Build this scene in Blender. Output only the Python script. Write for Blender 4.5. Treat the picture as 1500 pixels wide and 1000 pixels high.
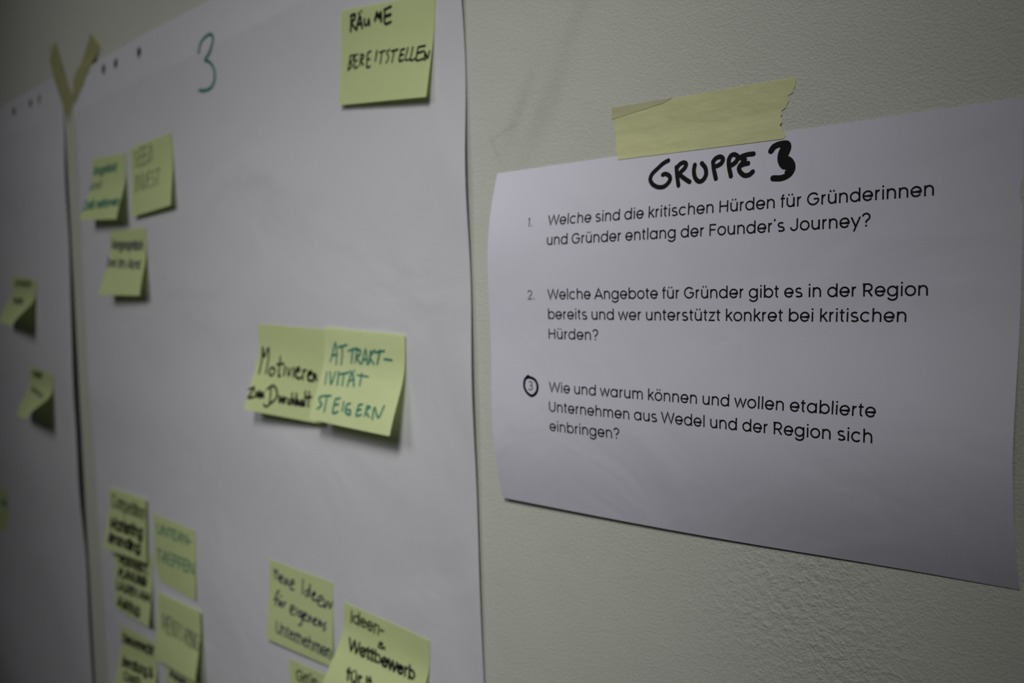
import bpy, math, random
import numpy as np
from mathutils import Matrix, Vector

for o in list(bpy.data.objects): bpy.data.objects.remove(o, do_unlink=True)
sc = bpy.context.scene
COL = sc.collection

# ------------------------------------------------------------------ camera, world, lights, exposure
cam_data = bpy.data.cameras.new('camera'); cam = bpy.data.objects.new('camera', cam_data); COL.objects.link(cam)
CAM = (0.40871, -0.42043, 1.48862, 0.73634, -0.05375, -0.02824, 1306.96243)      # x, y, z, yaw, pitch, roll, focal length in pixels of a 1500 px wide frame
def camera_axes(yaw, pitch, roll):
    fwd0 = Vector((-math.sin(yaw), math.cos(yaw), 0)); right0 = Vector((math.cos(yaw), math.sin(yaw), 0))
    fwd = fwd0*math.cos(pitch)+Vector((0, 0, 1))*math.sin(pitch); up = right0.cross(fwd)
    return right0*math.cos(roll)+up*math.sin(roll), up*math.cos(roll)-right0*math.sin(roll), fwd
r_, u_, f_ = camera_axes(*CAM[3:6])
m = Matrix((r_, u_, -f_)).transposed().to_4x4(); m.translation = Vector(CAM[:3]); cam.matrix_world = m
cam_data.sensor_width = 36; cam_data.lens = CAM[6]/1500*36; cam_data.clip_start = .01
cam_data.dof.use_dof = True; cam_data.dof.focus_distance = .425; cam_data.dof.aperture_fstop = cam_data.lens/4.6
sc.camera = cam
sc.view_settings.view_transform = 'Standard'; sc.view_settings.look = 'None'
sc.view_settings.gamma = 1; sc.view_settings.use_curve_mapping = False
sc.view_settings.exposure = 0.0
w = bpy.data.worlds.new('world'); sc.world = w; w.use_nodes = True
w.node_tree.nodes['Background'].inputs[0].default_value = (.62, .66, .74, 1)
w.node_tree.nodes['Background'].inputs[1].default_value = .012
def aim(o, target):
    o.rotation_euler = (Vector(target)-o.location).to_track_quat('-Z', 'Y').to_euler()
def area(name, loc, target, sx, sy, power, color=(1, 1, 1)):
    l = bpy.data.lights.new(name, 'AREA'); l.shape = 'RECTANGLE'; l.size = sx; l.size_y = sy; l.energy = power; l.color = color
    o = bpy.data.objects.new(name, l); COL.objects.link(o); o.location = loc; aim(o, target); return o
def spot(name, loc, target, angle, blend, power, radius, color=(1, 1, 1)):
    l = bpy.data.lights.new(name, 'SPOT'); l.spot_size = math.radians(angle); l.spot_blend = blend; l.energy = power
    l.shadow_soft_size = radius; l.color = color
    o = bpy.data.objects.new(name, l); COL.objects.link(o); o.location = loc; aim(o, target); return o
spot('vignette_spot', (-.525, -1.154, 2.263), (-.391, 0, 1.435), 55.4, 1.0, 21, .30, (1, .99, .97))  # added lamp, unseen; soft cone imitates the lens darkening towards the corners
spot('vignette_spot', (.457, -1.0, 2.40), (-.046, 0, 1.398), 33.2, 1.0, 51, .22, (1, .99, .97))  # second added lamp; tight cone gives the bright middle of that falloff

# ------------------------------------------------------------------ helpers
def srgb(r, g, b):
    f = lambda c: (c/255/12.92) if c/255 <= .04045 else ((c/255+.055)/1.055)**2.4
    return (f(r), f(g), f(b), 1)
class NT:
    def __init__(s, name):
        s.m = bpy.data.materials.new(name); s.m.use_nodes = True; s.t = s.m.node_tree; s.t.nodes.clear()
        s.out = s.n('ShaderNodeOutputMaterial')
    def n(s, kind, **kw):
        x = s.t.nodes.new(kind)
        for k, v in kw.items():
            if k.startswith('i_'):
                key = k[2:]; x.inputs[int(key) if key.isdigit() else key.replace('_', ' ')].default_value = v
            else: setattr(x, k, v)
        return x
    def l(s, a, b): s.t.links.new(a, b)
    def math(s, op, a, b=None, c=None):
        x = s.n('ShaderNodeMath', operation=op)
        for i, v in enumerate((a, b, c)):
            if v is None: continue
            if hasattr(v, 'is_output'): s.l(v, x.inputs[i])
            else: x.inputs[i].default_value = v
        return x.outputs[0]
def noise(s, co, scale, detail=3, rough=.5, dist=0.):
    x = s.n('ShaderNodeTexNoise'); x.inputs['Scale'].default_value = scale; x.inputs['Detail'].default_value = detail
    x.inputs['Roughness'].default_value = rough; x.inputs['Distortion'].default_value = dist
    s.l(co, x.inputs['Vector']); return x.outputs['Fac']
def paper(name, col, translucent=.12, grain=.0001, crease=.0, crease_scale=14, vary=.03, tint=None):
    s = NT(name); co = s.n('ShaderNodeTexCoord').outputs['Object']
    mix = s.n('ShaderNodeMixRGB', blend_type='MULTIPLY'); mix.inputs[0].default_value = 1; mix.inputs[1].default_value = col
    ramp = s.n('ShaderNodeMapRange'); ramp.inputs[3].default_value = 1-vary; ramp.inputs[4].default_value = 1+vary
    s.l(noise(s, co, 60, 4), ramp.inputs[0]); s.l(ramp.outputs[0], mix.inputs[2])
    h = s.math('ADD', s.math('MULTIPLY', noise(s, co, 1500, 2), grain), s.math('MULTIPLY', noise(s, co, crease_scale, 3, .45, .6), crease))
    b = s.n('ShaderNodeBump'); b.inputs['Strength'].default_value = 1; b.inputs['Distance'].default_value = 1; s.l(h, b.inputs['Height'])
    d = s.n('ShaderNodeBsdfPrincipled'); d.inputs['Roughness'].default_value = .75; d.inputs['Specular IOR Level'].default_value = .15
    s.l(mix.outputs[0], d.inputs['Base Color']); s.l(b.outputs[0], d.inputs['Normal'])
    t = s.n('ShaderNodeBsdfTranslucent'); s.l(mix.outputs[0], t.inputs[0])
    x = s.n('ShaderNodeMixShader'); x.inputs[0].default_value = translucent
    s.l(d.outputs[0], x.inputs[1]); s.l(t.outputs[0], x.inputs[2]); s.l(x.outputs[0], s.out.inputs[0]); return s.m
def ink(name, col, rough=.55):
    s = NT(name); co = s.n('ShaderNodeTexCoord').outputs['Object']
    mix = s.n('ShaderNodeMixRGB'); mix.inputs[1].default_value = col; mix.inputs[2].default_value = tuple(c*1.3+.001 for c in col[:3])+(1,)
    s.l(noise(s, co, 220, 3), mix.inputs[0])
    d = s.n('ShaderNodeBsdfPrincipled'); d.inputs['Roughness'].default_value = rough; d.inputs['Specular IOR Level'].default_value = .2
    s.l(mix.outputs[0], d.inputs['Base Color']); s.l(d.outputs[0], s.out.inputs[0]); return s.m
def tape_material(name, col, clear=.22):
    s = NT(name); co = s.n('ShaderNodeTexCoord').outputs['Object']
    mp = s.n('ShaderNodeMapping'); mp.inputs['Scale'].default_value = (1, 1, 2.4); s.l(co, mp.inputs[0])
    mix = s.n('ShaderNodeMixRGB', blend_type='MULTIPLY'); mix.inputs[0].default_value = 1; mix.inputs[1].default_value = col
    ramp = s.n('ShaderNodeMapRange'); ramp.inputs[3].default_value = .93; ramp.inputs[4].default_value = 1.07
    s.l(noise(s, mp.outputs[0], 90, 4), ramp.inputs[0]); s.l(ramp.outputs[0], mix.inputs[2])
    h = s.math('ADD', s.math('MULTIPLY', noise(s, mp.outputs[0], 900, 2), .00012), s.math('MULTIPLY', noise(s, mp.outputs[0], 70, 3), .0006))
    b = s.n('ShaderNodeBump'); b.inputs['Strength'].default_value = .8; b.inputs['Distance'].default_value = 1; s.l(h, b.inputs['Height'])
    d = s.n('ShaderNodeBsdfPrincipled'); d.inputs['Roughness'].default_value = .5; d.inputs['Specular IOR Level'].default_value = .35
    s.l(mix.outputs[0], d.inputs['Base Color']); s.l(b.outputs[0], d.inputs['Normal'])
    t = s.n('ShaderNodeBsdfTransparent'); t.inputs[0].default_value = (.97, .96, .85, 1)
    x = s.n('ShaderNodeMixShader'); x.inputs[0].default_value = clear
    s.l(d.outputs[0], x.inputs[1]); s.l(t.outputs[0], x.inputs[2]); s.l(x.outputs[0], s.out.inputs[0]); return s.m
def plaster():
    s = NT('painted_plaster'); co = s.n('ShaderNodeTexCoord').outputs['Object']
    sep = s.n('ShaderNodeSeparateXYZ'); s.l(co, sep.inputs[0]); X, Z = sep.outputs[0], sep.outputs[2]
    def blob(cx, cz, ang, a, b):     # soft elliptical mask on the wall, metres
        ca, sa = math.cos(ang), math.sin(ang)
        dx = s.math('SUBTRACT', X, cx); dz = s.math('SUBTRACT', Z, cz)
        p = s.math('DIVIDE', s.math('ADD', s.math('MULTIPLY', dx, ca), s.math('MULTIPLY', dz, sa)), a)
        q = s.math('DIVIDE', s.math('SUBTRACT', s.math('MULTIPLY', dz, ca), s.math('MULTIPLY', dx, sa)), b)
        r2 = s.math('ADD', s.math('MULTIPLY', p, p), s.math('MULTIPLY', q, q))
        return s.math('POWER', 2.718, s.math('MULTIPLY', r2, -1))
    # grey rub marks on the paint between chart and sheet
    marks = s.math('ADD', blob(.060, 1.600, 1.0, .034, .0085), s.math('ADD', blob(.040, 1.604, 1.05, .024, .0055), s.math('MULTIPLY', blob(.086, 1.648, .9, .02, .005), .6)))
    marks = s.math('ADD', marks, s.math('ADD', blob(.025, 1.590, .3, .012, .0012), blob(.018, 1.580, -1.1, .012, .0011)))
    marks = s.math('MULTIPLY', marks, noise(s, co, 120, 4, .6))
    col = s.n('ShaderNodeMixRGB'); col.inputs[1].default_value = (.60, .615, .545, 1); col.inputs[2].default_value = (.36, .37, .34, 1)
    s.l(s.math('MULTIPLY', marks, .55), col.inputs[0])
    tone = s.n('ShaderNodeMixRGB', blend_type='MULTIPLY'); tone.inputs[0].default_value = 1; s.l(col.outputs[0], tone.inputs[1])
    ramp = s.n('ShaderNodeMapRange'); ramp.inputs[3].default_value = .965; ramp.inputs[4].default_value = 1.035
    s.l(noise(s, co, 22, 4), ramp.inputs[0]); s.l(ramp.outputs[0], tone.inputs[2])
    fine = s.math('MULTIPLY', noise(s, co, 760, 3, .6), .0010)
    mid = s.math('MULTIPLY', noise(s, co, 380, 2, .5), .0005)
    lump_mask = s.math('ADD', blob(.215, 1.335, .9, .055, .040), s.math('MULTIPLY', blob(.245, 1.30, 0, .03, .03), .8))
    rid = s.math('POWER', noise(s, co, 250, 4, .6, .3), 2.6)
    lumps = s.math('MULTIPLY', rid, .0050)
    broad = s.math('MULTIPLY', noise(s, co, 30, 2, .5), .0016)
    h = s.math('ADD', s.math('ADD', fine, mid), s.math('ADD', s.math('MULTIPLY', lumps, lump_mask), broad))
    b = s.n('ShaderNodeBump'); b.inputs['Strength'].default_value = .42; b.inputs['Distance'].default_value = 1; s.l(h, b.inputs['Height'])
    d = s.n('ShaderNodeBsdfPrincipled'); d.inputs['Roughness'].default_value = .6; d.inputs['Specular IOR Level'].default_value = .25
    s.l(tone.outputs[0], d.inputs['Base Color']); s.l(b.outputs[0], d.inputs['Normal']); s.l(d.outputs[0], s.out.inputs[0]); return s.m
def plain(name, col, rough=.6):
    s = NT(name); co = s.n('ShaderNodeTexCoord').outputs['Object']
    mix = s.n('ShaderNodeMixRGB'); mix.inputs[1].default_value = col; mix.inputs[2].default_value = tuple(c*.8 for c in col[:3])+(1,)
    s.l(noise(s, co, 30, 5), mix.inputs[0])
    d = s.n('ShaderNodeBsdfPrincipled'); d.inputs['Roughness'].default_value = rough
    s.l(mix.outputs[0], d.inputs['Base Color']); s.l(d.outputs[0], s.out.inputs[0]); return s.m

M = dict(
    wall=plaster(), floor=plain('grey_floor', (.16, .155, .15, 1)), skirting=plain('white_skirting', (.6, .6, .57, 1), .4),
    chart=paper('flipchart_paper', (.715, .72, .76, 1), .10, .00006, .0035, 9, .012),
    sheet=paper('printer_paper', (.75, .74, .835, 1), .08, .00004, .0022, 13, .008),
    note=paper('sticky_note_paper', (.80, .89, .50, 1), .38, .00005, .0012, 22, .02),
    note_lit=paper('sticky_note_paper_lit', (.86, .94, .57, 1), .38, .00005, .0012, 22, .02),  # brighter note copy: light falling on the bent-out note put into its colour
    tape=tape_material('masking_tape', (.80, .82, .46, 1), .26), tape_double=tape_material('masking_tape_doubled', (.54, .54, .32, 1), .05),
    tape_old=tape_material('masking_tape_olive', (.42, .42, .20, 1), .12),
    print=ink('toner', (.004, .004, .006, 1), .5), number=ink('toner_grey', (.06, .06, .065, 1), .5),
    black=ink('black_marker', (.003, .003, .003, 1)), teal=ink('teal_marker', (.006, .17, .135, 1)),
    navy=ink('navy_marker', (.012, .018, .075, 1)), grey=ink('grey_pencil', (.07, .075, .05, 1)))

def link(name, verts, faces, mat, parent=None, smooth=True):
    me = bpy.data.meshes.new(name); me.from_pydata([tuple(v) for v in verts], [], [tuple(f) for f in faces]); me.update()
    if smooth: me.polygons.foreach_set('use_smooth', [True]*len(me.polygons))
    o = bpy.data.objects.new(name, me); me.materials.append(mat); COL.objects.link(o)
    if parent: o.parent = parent
    return o
def tag(o, label=None, cat=None, group=None, kind=None):
    for k, v in (('label', label), ('category', cat), ('group', group), ('kind', kind)):
        if v: o[k] = v
    return o
def grid_sheet(name, us, vs, fn, mat, thick, parent=None, drop=None):
    """paper of real thickness: a front grid, a back grid behind it and the rim between them"""
    nu, nv = len(us), len(vs); U, V = np.meshgrid(us, vs); P = fn(U, V)
    du = np.gradient(P, axis=1); dv = np.gradient(P, axis=0); nrm = np.cross(du, dv)
    nrm /= np.linalg.norm(nrm, axis=-1, keepdims=True)+1e-12
    if nrm[..., 1].mean() > 0: nrm = -nrm
    B = P-nrm*thick
    verts = np.concatenate([P.reshape(-1, 3), B.reshape(-1, 3)]); N = nu*nv
    dead = drop or (lambda i, j: False)
    cells = {(i, j) for i in range(nu-1) for j in range(nv-1) if not dead(i, j)}
    faces = []; rim = []
    for (i, j) in cells:
        a, b, c, d = j*nu+i, j*nu+i+1, (j+1)*nu+i+1, (j+1)*nu+i
        faces.append((a, d, c, b)); faces.append((a+N, b+N, c+N, d+N))
        if (i, j-1) not in cells: rim.append((a, b, b+N, a+N))
        if (i+1, j) not in cells: rim.append((b, c, c+N, b+N))
        if (i, j+1) not in cells: rim.append((c, d, d+N, c+N))
        if (i-1, j) not in cells: rim.append((d, a, a+N, d+N))
    faces += [tuple(k+2*N for k in f) for f in rim]; verts = np.concatenate([verts, verts])   # the rim keeps its own sharp normals
    used = sorted({k for f in faces for k in f}); mp = {k: n for n, k in enumerate(used)}
    return link(name, verts[used], [[mp[k] for k in f] for f in faces], mat, parent)
def catmull(p, sub=4):
    if len(p) < 3: return p
    p = [np.array(q, float) for q in p]; o = []
    for i in range(len(p)-1):
        a = p[i-1] if i else 2*p[0]-p[1]; b, c = p[i], p[i+1]; d = p[i+2] if i+2 < len(p) else 2*p[-1]-p[-2]
        for k in range(sub):
            t = k/sub; o.append(.5*((2*b)+(c-a)*t+(2*a-5*b+4*c-d)*t*t+(-a+3*b-3*c+d)*t**3))
    o.append(p[-1]); return o
def ribbons(name, strokes, width, fn, mat, parent, round_ends=True, smooth=True, step=.002, lift=.00022, jitter=0, seed=1, dot=0):
    """pen strokes (metres on the paper) as flat ink lying on the paper's surface"""
    rnd = random.Random(seed); Q = []; F = []
    for s in strokes:
        s = [np.array(q, float) for q in s]
        if smooth: s = catmull(s)
        pts = [s[0]]
        for q in s[1:]:
            d = np.linalg.norm(q-pts[-1])
            if d < 1e-7: continue
            k = max(1, int(math.ceil(d/step))); a = pts[-1]
            for i in range(1, k+1): pts.append(a+(q-a)*i/k)
        h = width/2*(1+rnd.uniform(-jitter, jitter))
        if dot and sum(np.linalg.norm(pts[i+1]-pts[i]) for i in range(len(pts)-1)) < width*.2:
            b = len(Q); Q.append(pts[0])
            for k in range(16): Q.append(pts[0]+dot*np.array([math.cos(k*math.pi/8), math.sin(k*math.pi/8)]))
            for k in range(16): F.append((b, b+1+k, b+1+(k+1) % 16))
            continue
        if len(pts) == 1: pts.append(pts[0]+np.array([1e-6, 0]))
        n = len(pts); T = [pts[min(i+1, n-1)]-pts[max(i-1, 0)] for i in range(n)]
        T = [t/(np.linalg.norm(t)+1e-12) for t in T]; base = len(Q)
        for i in range(n):
            nn = np.array([-T[i][1], T[i][0]]); hh = h
            if 0 < i < n-1:
                e = pts[i+1]-pts[i]; e /= np.linalg.norm(e)+1e-12
                c = abs(e@T[i]); hh = h/max(c, .55)
            Q.append(pts[i]+nn*hh); Q.append(pts[i]-nn*hh)
        for i in range(n-1): F.append((base+2*i, base+2*i+1, base+2*i+3, base+2*i+2))
        if round_ends:
            for i, sg in ((0, -1), (n-1, 1)):
                b = len(Q); Q.append(pts[i]); t = T[i]*sg; nn = np.array([-t[1], t[0]])
                for k in range(9):
                    a = -math.pi/2+math.pi*k/8; Q.append(pts[i]+h*(t*math.cos(a)+nn*math.sin(a)))
                for k in range(8): F.append((b, b+1+k, b+2+k))
    Q = np.array(Q); P = fn(Q[:, 0], Q[:, 1]); P[:, 1] -= lift
    return link(name, P, F, mat, parent, smooth=False)
def box(name, x0, x1, y0, y1, z0, z1, mat, parent=None):
    v = [(x, y, z) for x in (x0, x1) for y in (y0, y1) for z in (z0, z1)]
    return link(name, v, [(0, 1, 3, 2), (4, 6, 7, 5), (0, 4, 5, 1), (2, 3, 7, 6), (0, 2, 6, 4), (1, 5, 7, 3)], mat, parent, smooth=False)

# ---- shapes of the hanging papers, in metres on the wall plane (x along the wall, z up, offset towards the room)
def sstep(t):
    t=np.clip(t,0,1); return t*t*(3-2*t)
def gauss(t): return np.exp(-t*t)
RCH=dict(x0=-.6035,x1=-.005,zt0=1.7405,zt1=1.7665,h=.985)      # right chart
LCH=dict(x0=-1.28,x1=-.6415,zt0=1.722,zt1=1.7495,h=.985)        # left chart
def waves(x,z):
    return (.0011*np.sin(9*x+14*z+.5)*np.sin(21*z-5*x)+.0008*np.sin(26*x-11*z+1.1)+.0006*np.sin(17*x+39*z)*np.sin(11*x-13*z))
def chart_off(ch,x,z):
    """how far the flipchart sheet hangs off the wall"""
    x=np.asarray(x,float); z=np.asarray(z,float)
    if ch=='R':
        zp=1.7005+.038*(x+.6); d=.0022+waves(x,z)
        d=d+.0034*gauss((x+.0035)/.035)*gauss((z-1.42)/.13)+.0012*gauss((x+.0035)/.02)*np.sin(z*41)
        d=d+.0020*gauss((x+.60)/.03)*gauss((z-1.5)/.12)
    else:
        zp=1.7045+.008*(x+.70); d=.0016+waves(x+1.7,z+.3)
        d=d+.0068*gauss((x+.638)/.05)*gauss((z-1.35)/.17)
        s=(x+.90)*.55+(z-1.02)                       # lower left corner curls back to the wall, bulge added to darken it
        d=d+.016*gauss((s)/.10)*sstep((-.68-x)/.18)
    tent=.0032*(sstep((-.01-x)/.16) if ch=='R' else sstep((-.6415-x)/.10))
    up=np.clip((z-zp)/.045,0,1); dn=np.clip((zp-z)/.11,0,1)
    d=d+tent*np.where(z>zp,(1-up),(1-dn)**1.6)
    return np.maximum(d,.0009)
A4C=[0.01104,-0.00689,0.00074,-0.00465,0.00245,-0.00318,0.00236,-0.00220,0.00024]; A4AL=-0.00552; A4UL=0.15858; a4lv=[0.17662,0.23265,0.38652,0.44255,0.49858,0.65050,0.70652,0.76255]; A4X,A4Z=0.02000,1.56500
AW,AH=.297,.21
def a4_off(u,v):
    c=A4C
    return ((c[0]+c[1]*u)*np.sin(np.pi*v)+(c[2]+c[3]*u)*np.sin(2*np.pi*v)+(c[4]+c[5]*u)*v+(c[6]+c[7]*u)*np.sin(3*np.pi*v)+c[8]*u+.001+.0062*sstep((u-.30)/.6)*sstep((v-.40)/.35)*(1-np.clip((v-.70)/.30,0,1)**2.2))
def a4_point(u,v):
    u=np.asarray(u,float);v=np.asarray(v,float)
    n=24; t=np.linspace(0,1,n+1)
    d=a4_off(u[...,None],v[...,None]*t); dd=np.diff(d,axis=-1); ds=v[...,None]*AH/n
    zl=np.sqrt(np.maximum(ds**2-dd**2,ds**2*.2)).sum(-1)
    d=a4_off(u[...,None]*t,v[...,None]); dd=np.diff(d,axis=-1); ds=u[...,None]*AW/n
    xl=np.sqrt(np.maximum(ds**2-dd**2,ds**2*.2)).sum(-1)
    ca,sa=np.cos(A4AL),np.sin(A4AL)
    return np.stack([A4X+xl*ca+zl*sa,-a4_off(u,v),A4Z+xl*sa-zl*ca],-1)
def note_point(d,u,v):
    """point of a sticky note: glued along its top strip, the rest bends off the paper"""
    u=np.asarray(u,float);v=np.asarray(v,float)
    n=20; t=(np.arange(n)+.5)/n
    ph=(d['phL']*(1-u)+d['phR']*u)[...,None]
    r=(v[...,None]*t-.14)/(d['reach']-.14)
    a=ph*sstep(r)*1.25-ph*.35*sstep((v[...,None]*t-.7)/.3)
    down=(np.cos(a).sum(-1)*v/n)*d['H']; out=(np.sin(a).sum(-1)*v/n)*d['H']
    ca,sa=np.cos(d['rot']),np.sin(d['rot'])
    x=d['x']+u*d['W']*ca+down*sa; z=d['z']+u*d['W']*sa-down*ca
    o=chart_off(d['chart'],x,z)+.0005+d['lay']*.0012+out
    return np.stack([x,-o,z],-1)

# monoline stroke font: each glyph = (advance, [strokes]) in 1/1000 em, drawn with sin/cos arcs
import math
def arc(cx,cy,rx,ry,a0,a1,n=None):
    n=n or max(4,int(abs(a1-a0)/12))
    return [(cx+rx*math.cos(math.radians(a0+(a1-a0)*i/n)),cy+ry*math.sin(math.radians(a0+(a1-a0)*i/n))) for i in range(n+1)]
def make_font():
    G={}
    bowl=lambda cx:arc(cx,272,237,240,0,360,30)
    dot=lambda x,y=692:[(x,y),(x+1,y)]
    arch=lambda x0,w,top=512:[(x0,0),(x0,300)]+arc(x0+w/2,315,w/2,top-315,180,0,12)+[(x0+w,0)]
    G[' ']=(245,[])
    G['a']=(672,[bowl(315),[(557,545),(557,0)]])
    G['b']=(672,[bowl(357),[(113,740),(113,0)]])
    G['c']=(600,[arc(315,272,237,240,42,318,24)])
    G['d']=(672,[bowl(315),[(557,740),(557,0)]])
    G['e']=(632,[[(82,258),(552,258)]+arc(315,272,237,240,-3,326,28)])
    G['f']=(318,[[(140,0),(140,600)]+arc(250,600,110,112,180,95,6),[(30,508),(290,508)]])
    G['g']=(672,[bowl(315),[(557,545),(557,20)]+arc(317,-5,240,190,0,-160,14)])
    G['h']=(612,[[(113,740),(113,0)],arch(113,385)[1:]])
    G['i']=(228,[[(114,546),(114,0)],dot(114)])
    G['j']=(228,[[(114,546),(114,-120)]+arc(34,-120,80,70,0,-90,4),dot(114)])
    G['k']=(510,[[(113,740),(113,0)],[(450,546),(125,235)],[(225,325),(480,0)]])
    G['l']=(228,[[(114,740),(114,0)]])
    G['m']=(935,[[(113,546),(113,0)],arch(113,350)[1:],arch(463,350)[1:]])
    G['n']=(612,[[(113,546),(113,0)],arch(113,385)[1:]])
    G['o']=(634,[bowl(317)])
    G['p']=(672,[bowl(357),[(113,545),(113,-220)]])
    G['r']=(365,[[(113,546),(113,0)],[(113,290)]+arc(310,300,197,210,175,92,7)])
    G['s']=(520,[arc(262,390,160,118,38,180,10)+arc(275,395,172,125,185,262,5)+arc(262,142,172,126,70,-25,7)+arc(262,146,175,114,-30,-150,9)])
    G['t']=(345,[[(150,680),(150,130)]+arc(250,140,100,102,180,275,7),[(35,508),(300,508)]])
    G['u']=(612,[[(108,546),(108,240)]+arc(300,235,192,200,180,360,14)+[(492,546)],[(500,546),(500,0)]])
    G['v']=(540,[[(45,546),(268,15),(492,546)]])
    G['w']=(800,[[(45,546),(220,20),(398,530),(576,20),(752,546)]])
    G['x']=(500,[[(50,546),(440,0)],[(440,546),(50,0)]])
    G['y']=(555,[[(45,546),(285,20)],[(510,546),(180,-225)]])
    G['z']=(500,[[(60,508),(430,508),(60,40),(440,40)]])
    G['W']=(985,[[(42,698),(250,25),(492,680),(734,25),(942,698)]])
    G['H']=(710,[[(115,698),(115,0)],[(595,698),(595,0)],[(115,365),(595,365)]])
    G['G']=(775,[arc(385,349,308,312,38,360,28)[:] ,[(693,349),(410,349)]])
    G['F']=(560,[[(115,0),(115,660),(510,660)],[(115,360),(470,360)]])
    G['J']=(560,[[(445,698),(445,230)]+arc(257,230,188,192,0,-178,12)])
    G['A']=(725,[[(42,0),(362,690),(683,0)],[(150,215),(575,215)]])
    G['R']=(640,[[(115,0),(115,660),(330,660)]+arc(340,480,180,180,88,-88,12)+[(115,300)],[(330,300),(545,0)]])
    G['U']=(700,[[(110,698),(110,270)]+arc(350,270,240,240,180,360,16)+[(590,698)]])
    G['B']=(640,[[(115,0),(115,660),(330,660)]+arc(330,510,160,150,88,-88,10)+[(115,360)],[(330,360)]+arc(350,200,180,165,88,-88,10)+[(115,35)]])
    G['C']=(740,[arc(385,349,308,312,42,318,24)])
    G['D']=(720,[[(115,35),(115,660),(300,660)]+arc(300,348,320,312,88,-88,16)+[(115,35)]])
    G['E']=(560,[[(510,660),(115,660),(115,38),(510,38)],[(115,360),(470,360)]])
    G['I']=(240,[[(120,698),(120,0)]])
    G['K']=(620,[[(115,698),(115,0)],[(560,698),(125,330)],[(230,420),(580,0)]])
    G['L']=(500,[[(115,698),(115,38),(470,38)]])
    G['M']=(860,[[(115,0),(115,690),(430,150),(745,690),(745,0)]])
    G['N']=(720,[[(115,0),(115,690),(605,20),(605,698)]])
    G['O']=(790,[arc(395,349,308,312,0,360,28)])
    G['P']=(620,[[(115,0),(115,660),(330,660)]+arc(340,480,180,180,88,-88,12)+[(115,300)]])
    G['S']=(600,[arc(300,510,185,150,35,180,10)+arc(300,515,190,165,185,262,5)+arc(300,190,195,160,75,-25,7)+arc(300,195,200,160,-30,-150,9)])
    G['T']=(560,[[(280,0),(280,660)],[(30,660),(530,660)]])
    G['V']=(680,[[(42,698),(340,15),(640,698)]])
    G['Z']=(600,[[(60,660),(530,660),(60,38),(540,38)]])
    G['ü']=(G['u'][0],G['u'][1]+[dot(205),dot(395)])
    G['ö']=(G['o'][0],G['o'][1]+[dot(222),dot(412)])
    G['ä']=(G['a'][0],G['a'][1]+[dot(222),dot(412)])
    G['Ä']=(G['A'][0],G['A'][1]+[dot(270,800),dot(460,800)])
    G["'"]=(215,[[(125,745),(85,690),(85,610)]])
    G['.']=(215,[dot(105,48)])
    G['-']=(380,[[(60,290),(320,290)]])
    G['&']=(600,[[(540,0),(150,520),(200,650),(330,640),(340,520),(120,250),(110,100),(250,30),(420,80),(530,300)]])
    G['?']=(560,[arc(275,510,185,180,170,-35,16)+[(330,330),(275,270),(275,190)],dot(276,48)])
    G['1']=(330,[[(40,590),(190,690),(190,0)]])
    G['2']=(560,[arc(270,490,190,190,165,-30,14)+[(75,40),(480,40)]])
    G['3']=(580,[arc(275,515,165,150,155,-88,16)+[(230,365)],[(230,365),(275,365)]+arc(275,195,190,165,88,-160,18)])
    return G
FONT=make_font()
def layout(text):
    """strokes (em units) and the ink extent"""
    x=0; out=[]
    for ch in text:
        adv,st=FONT[ch]
        for s in st: out.append([((x+a)/1000.,b/1000.) for a,b in s])
        x+=adv
    xs=[p[0] for s in out for p in s]
    return out,min(xs),max(xs)

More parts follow.
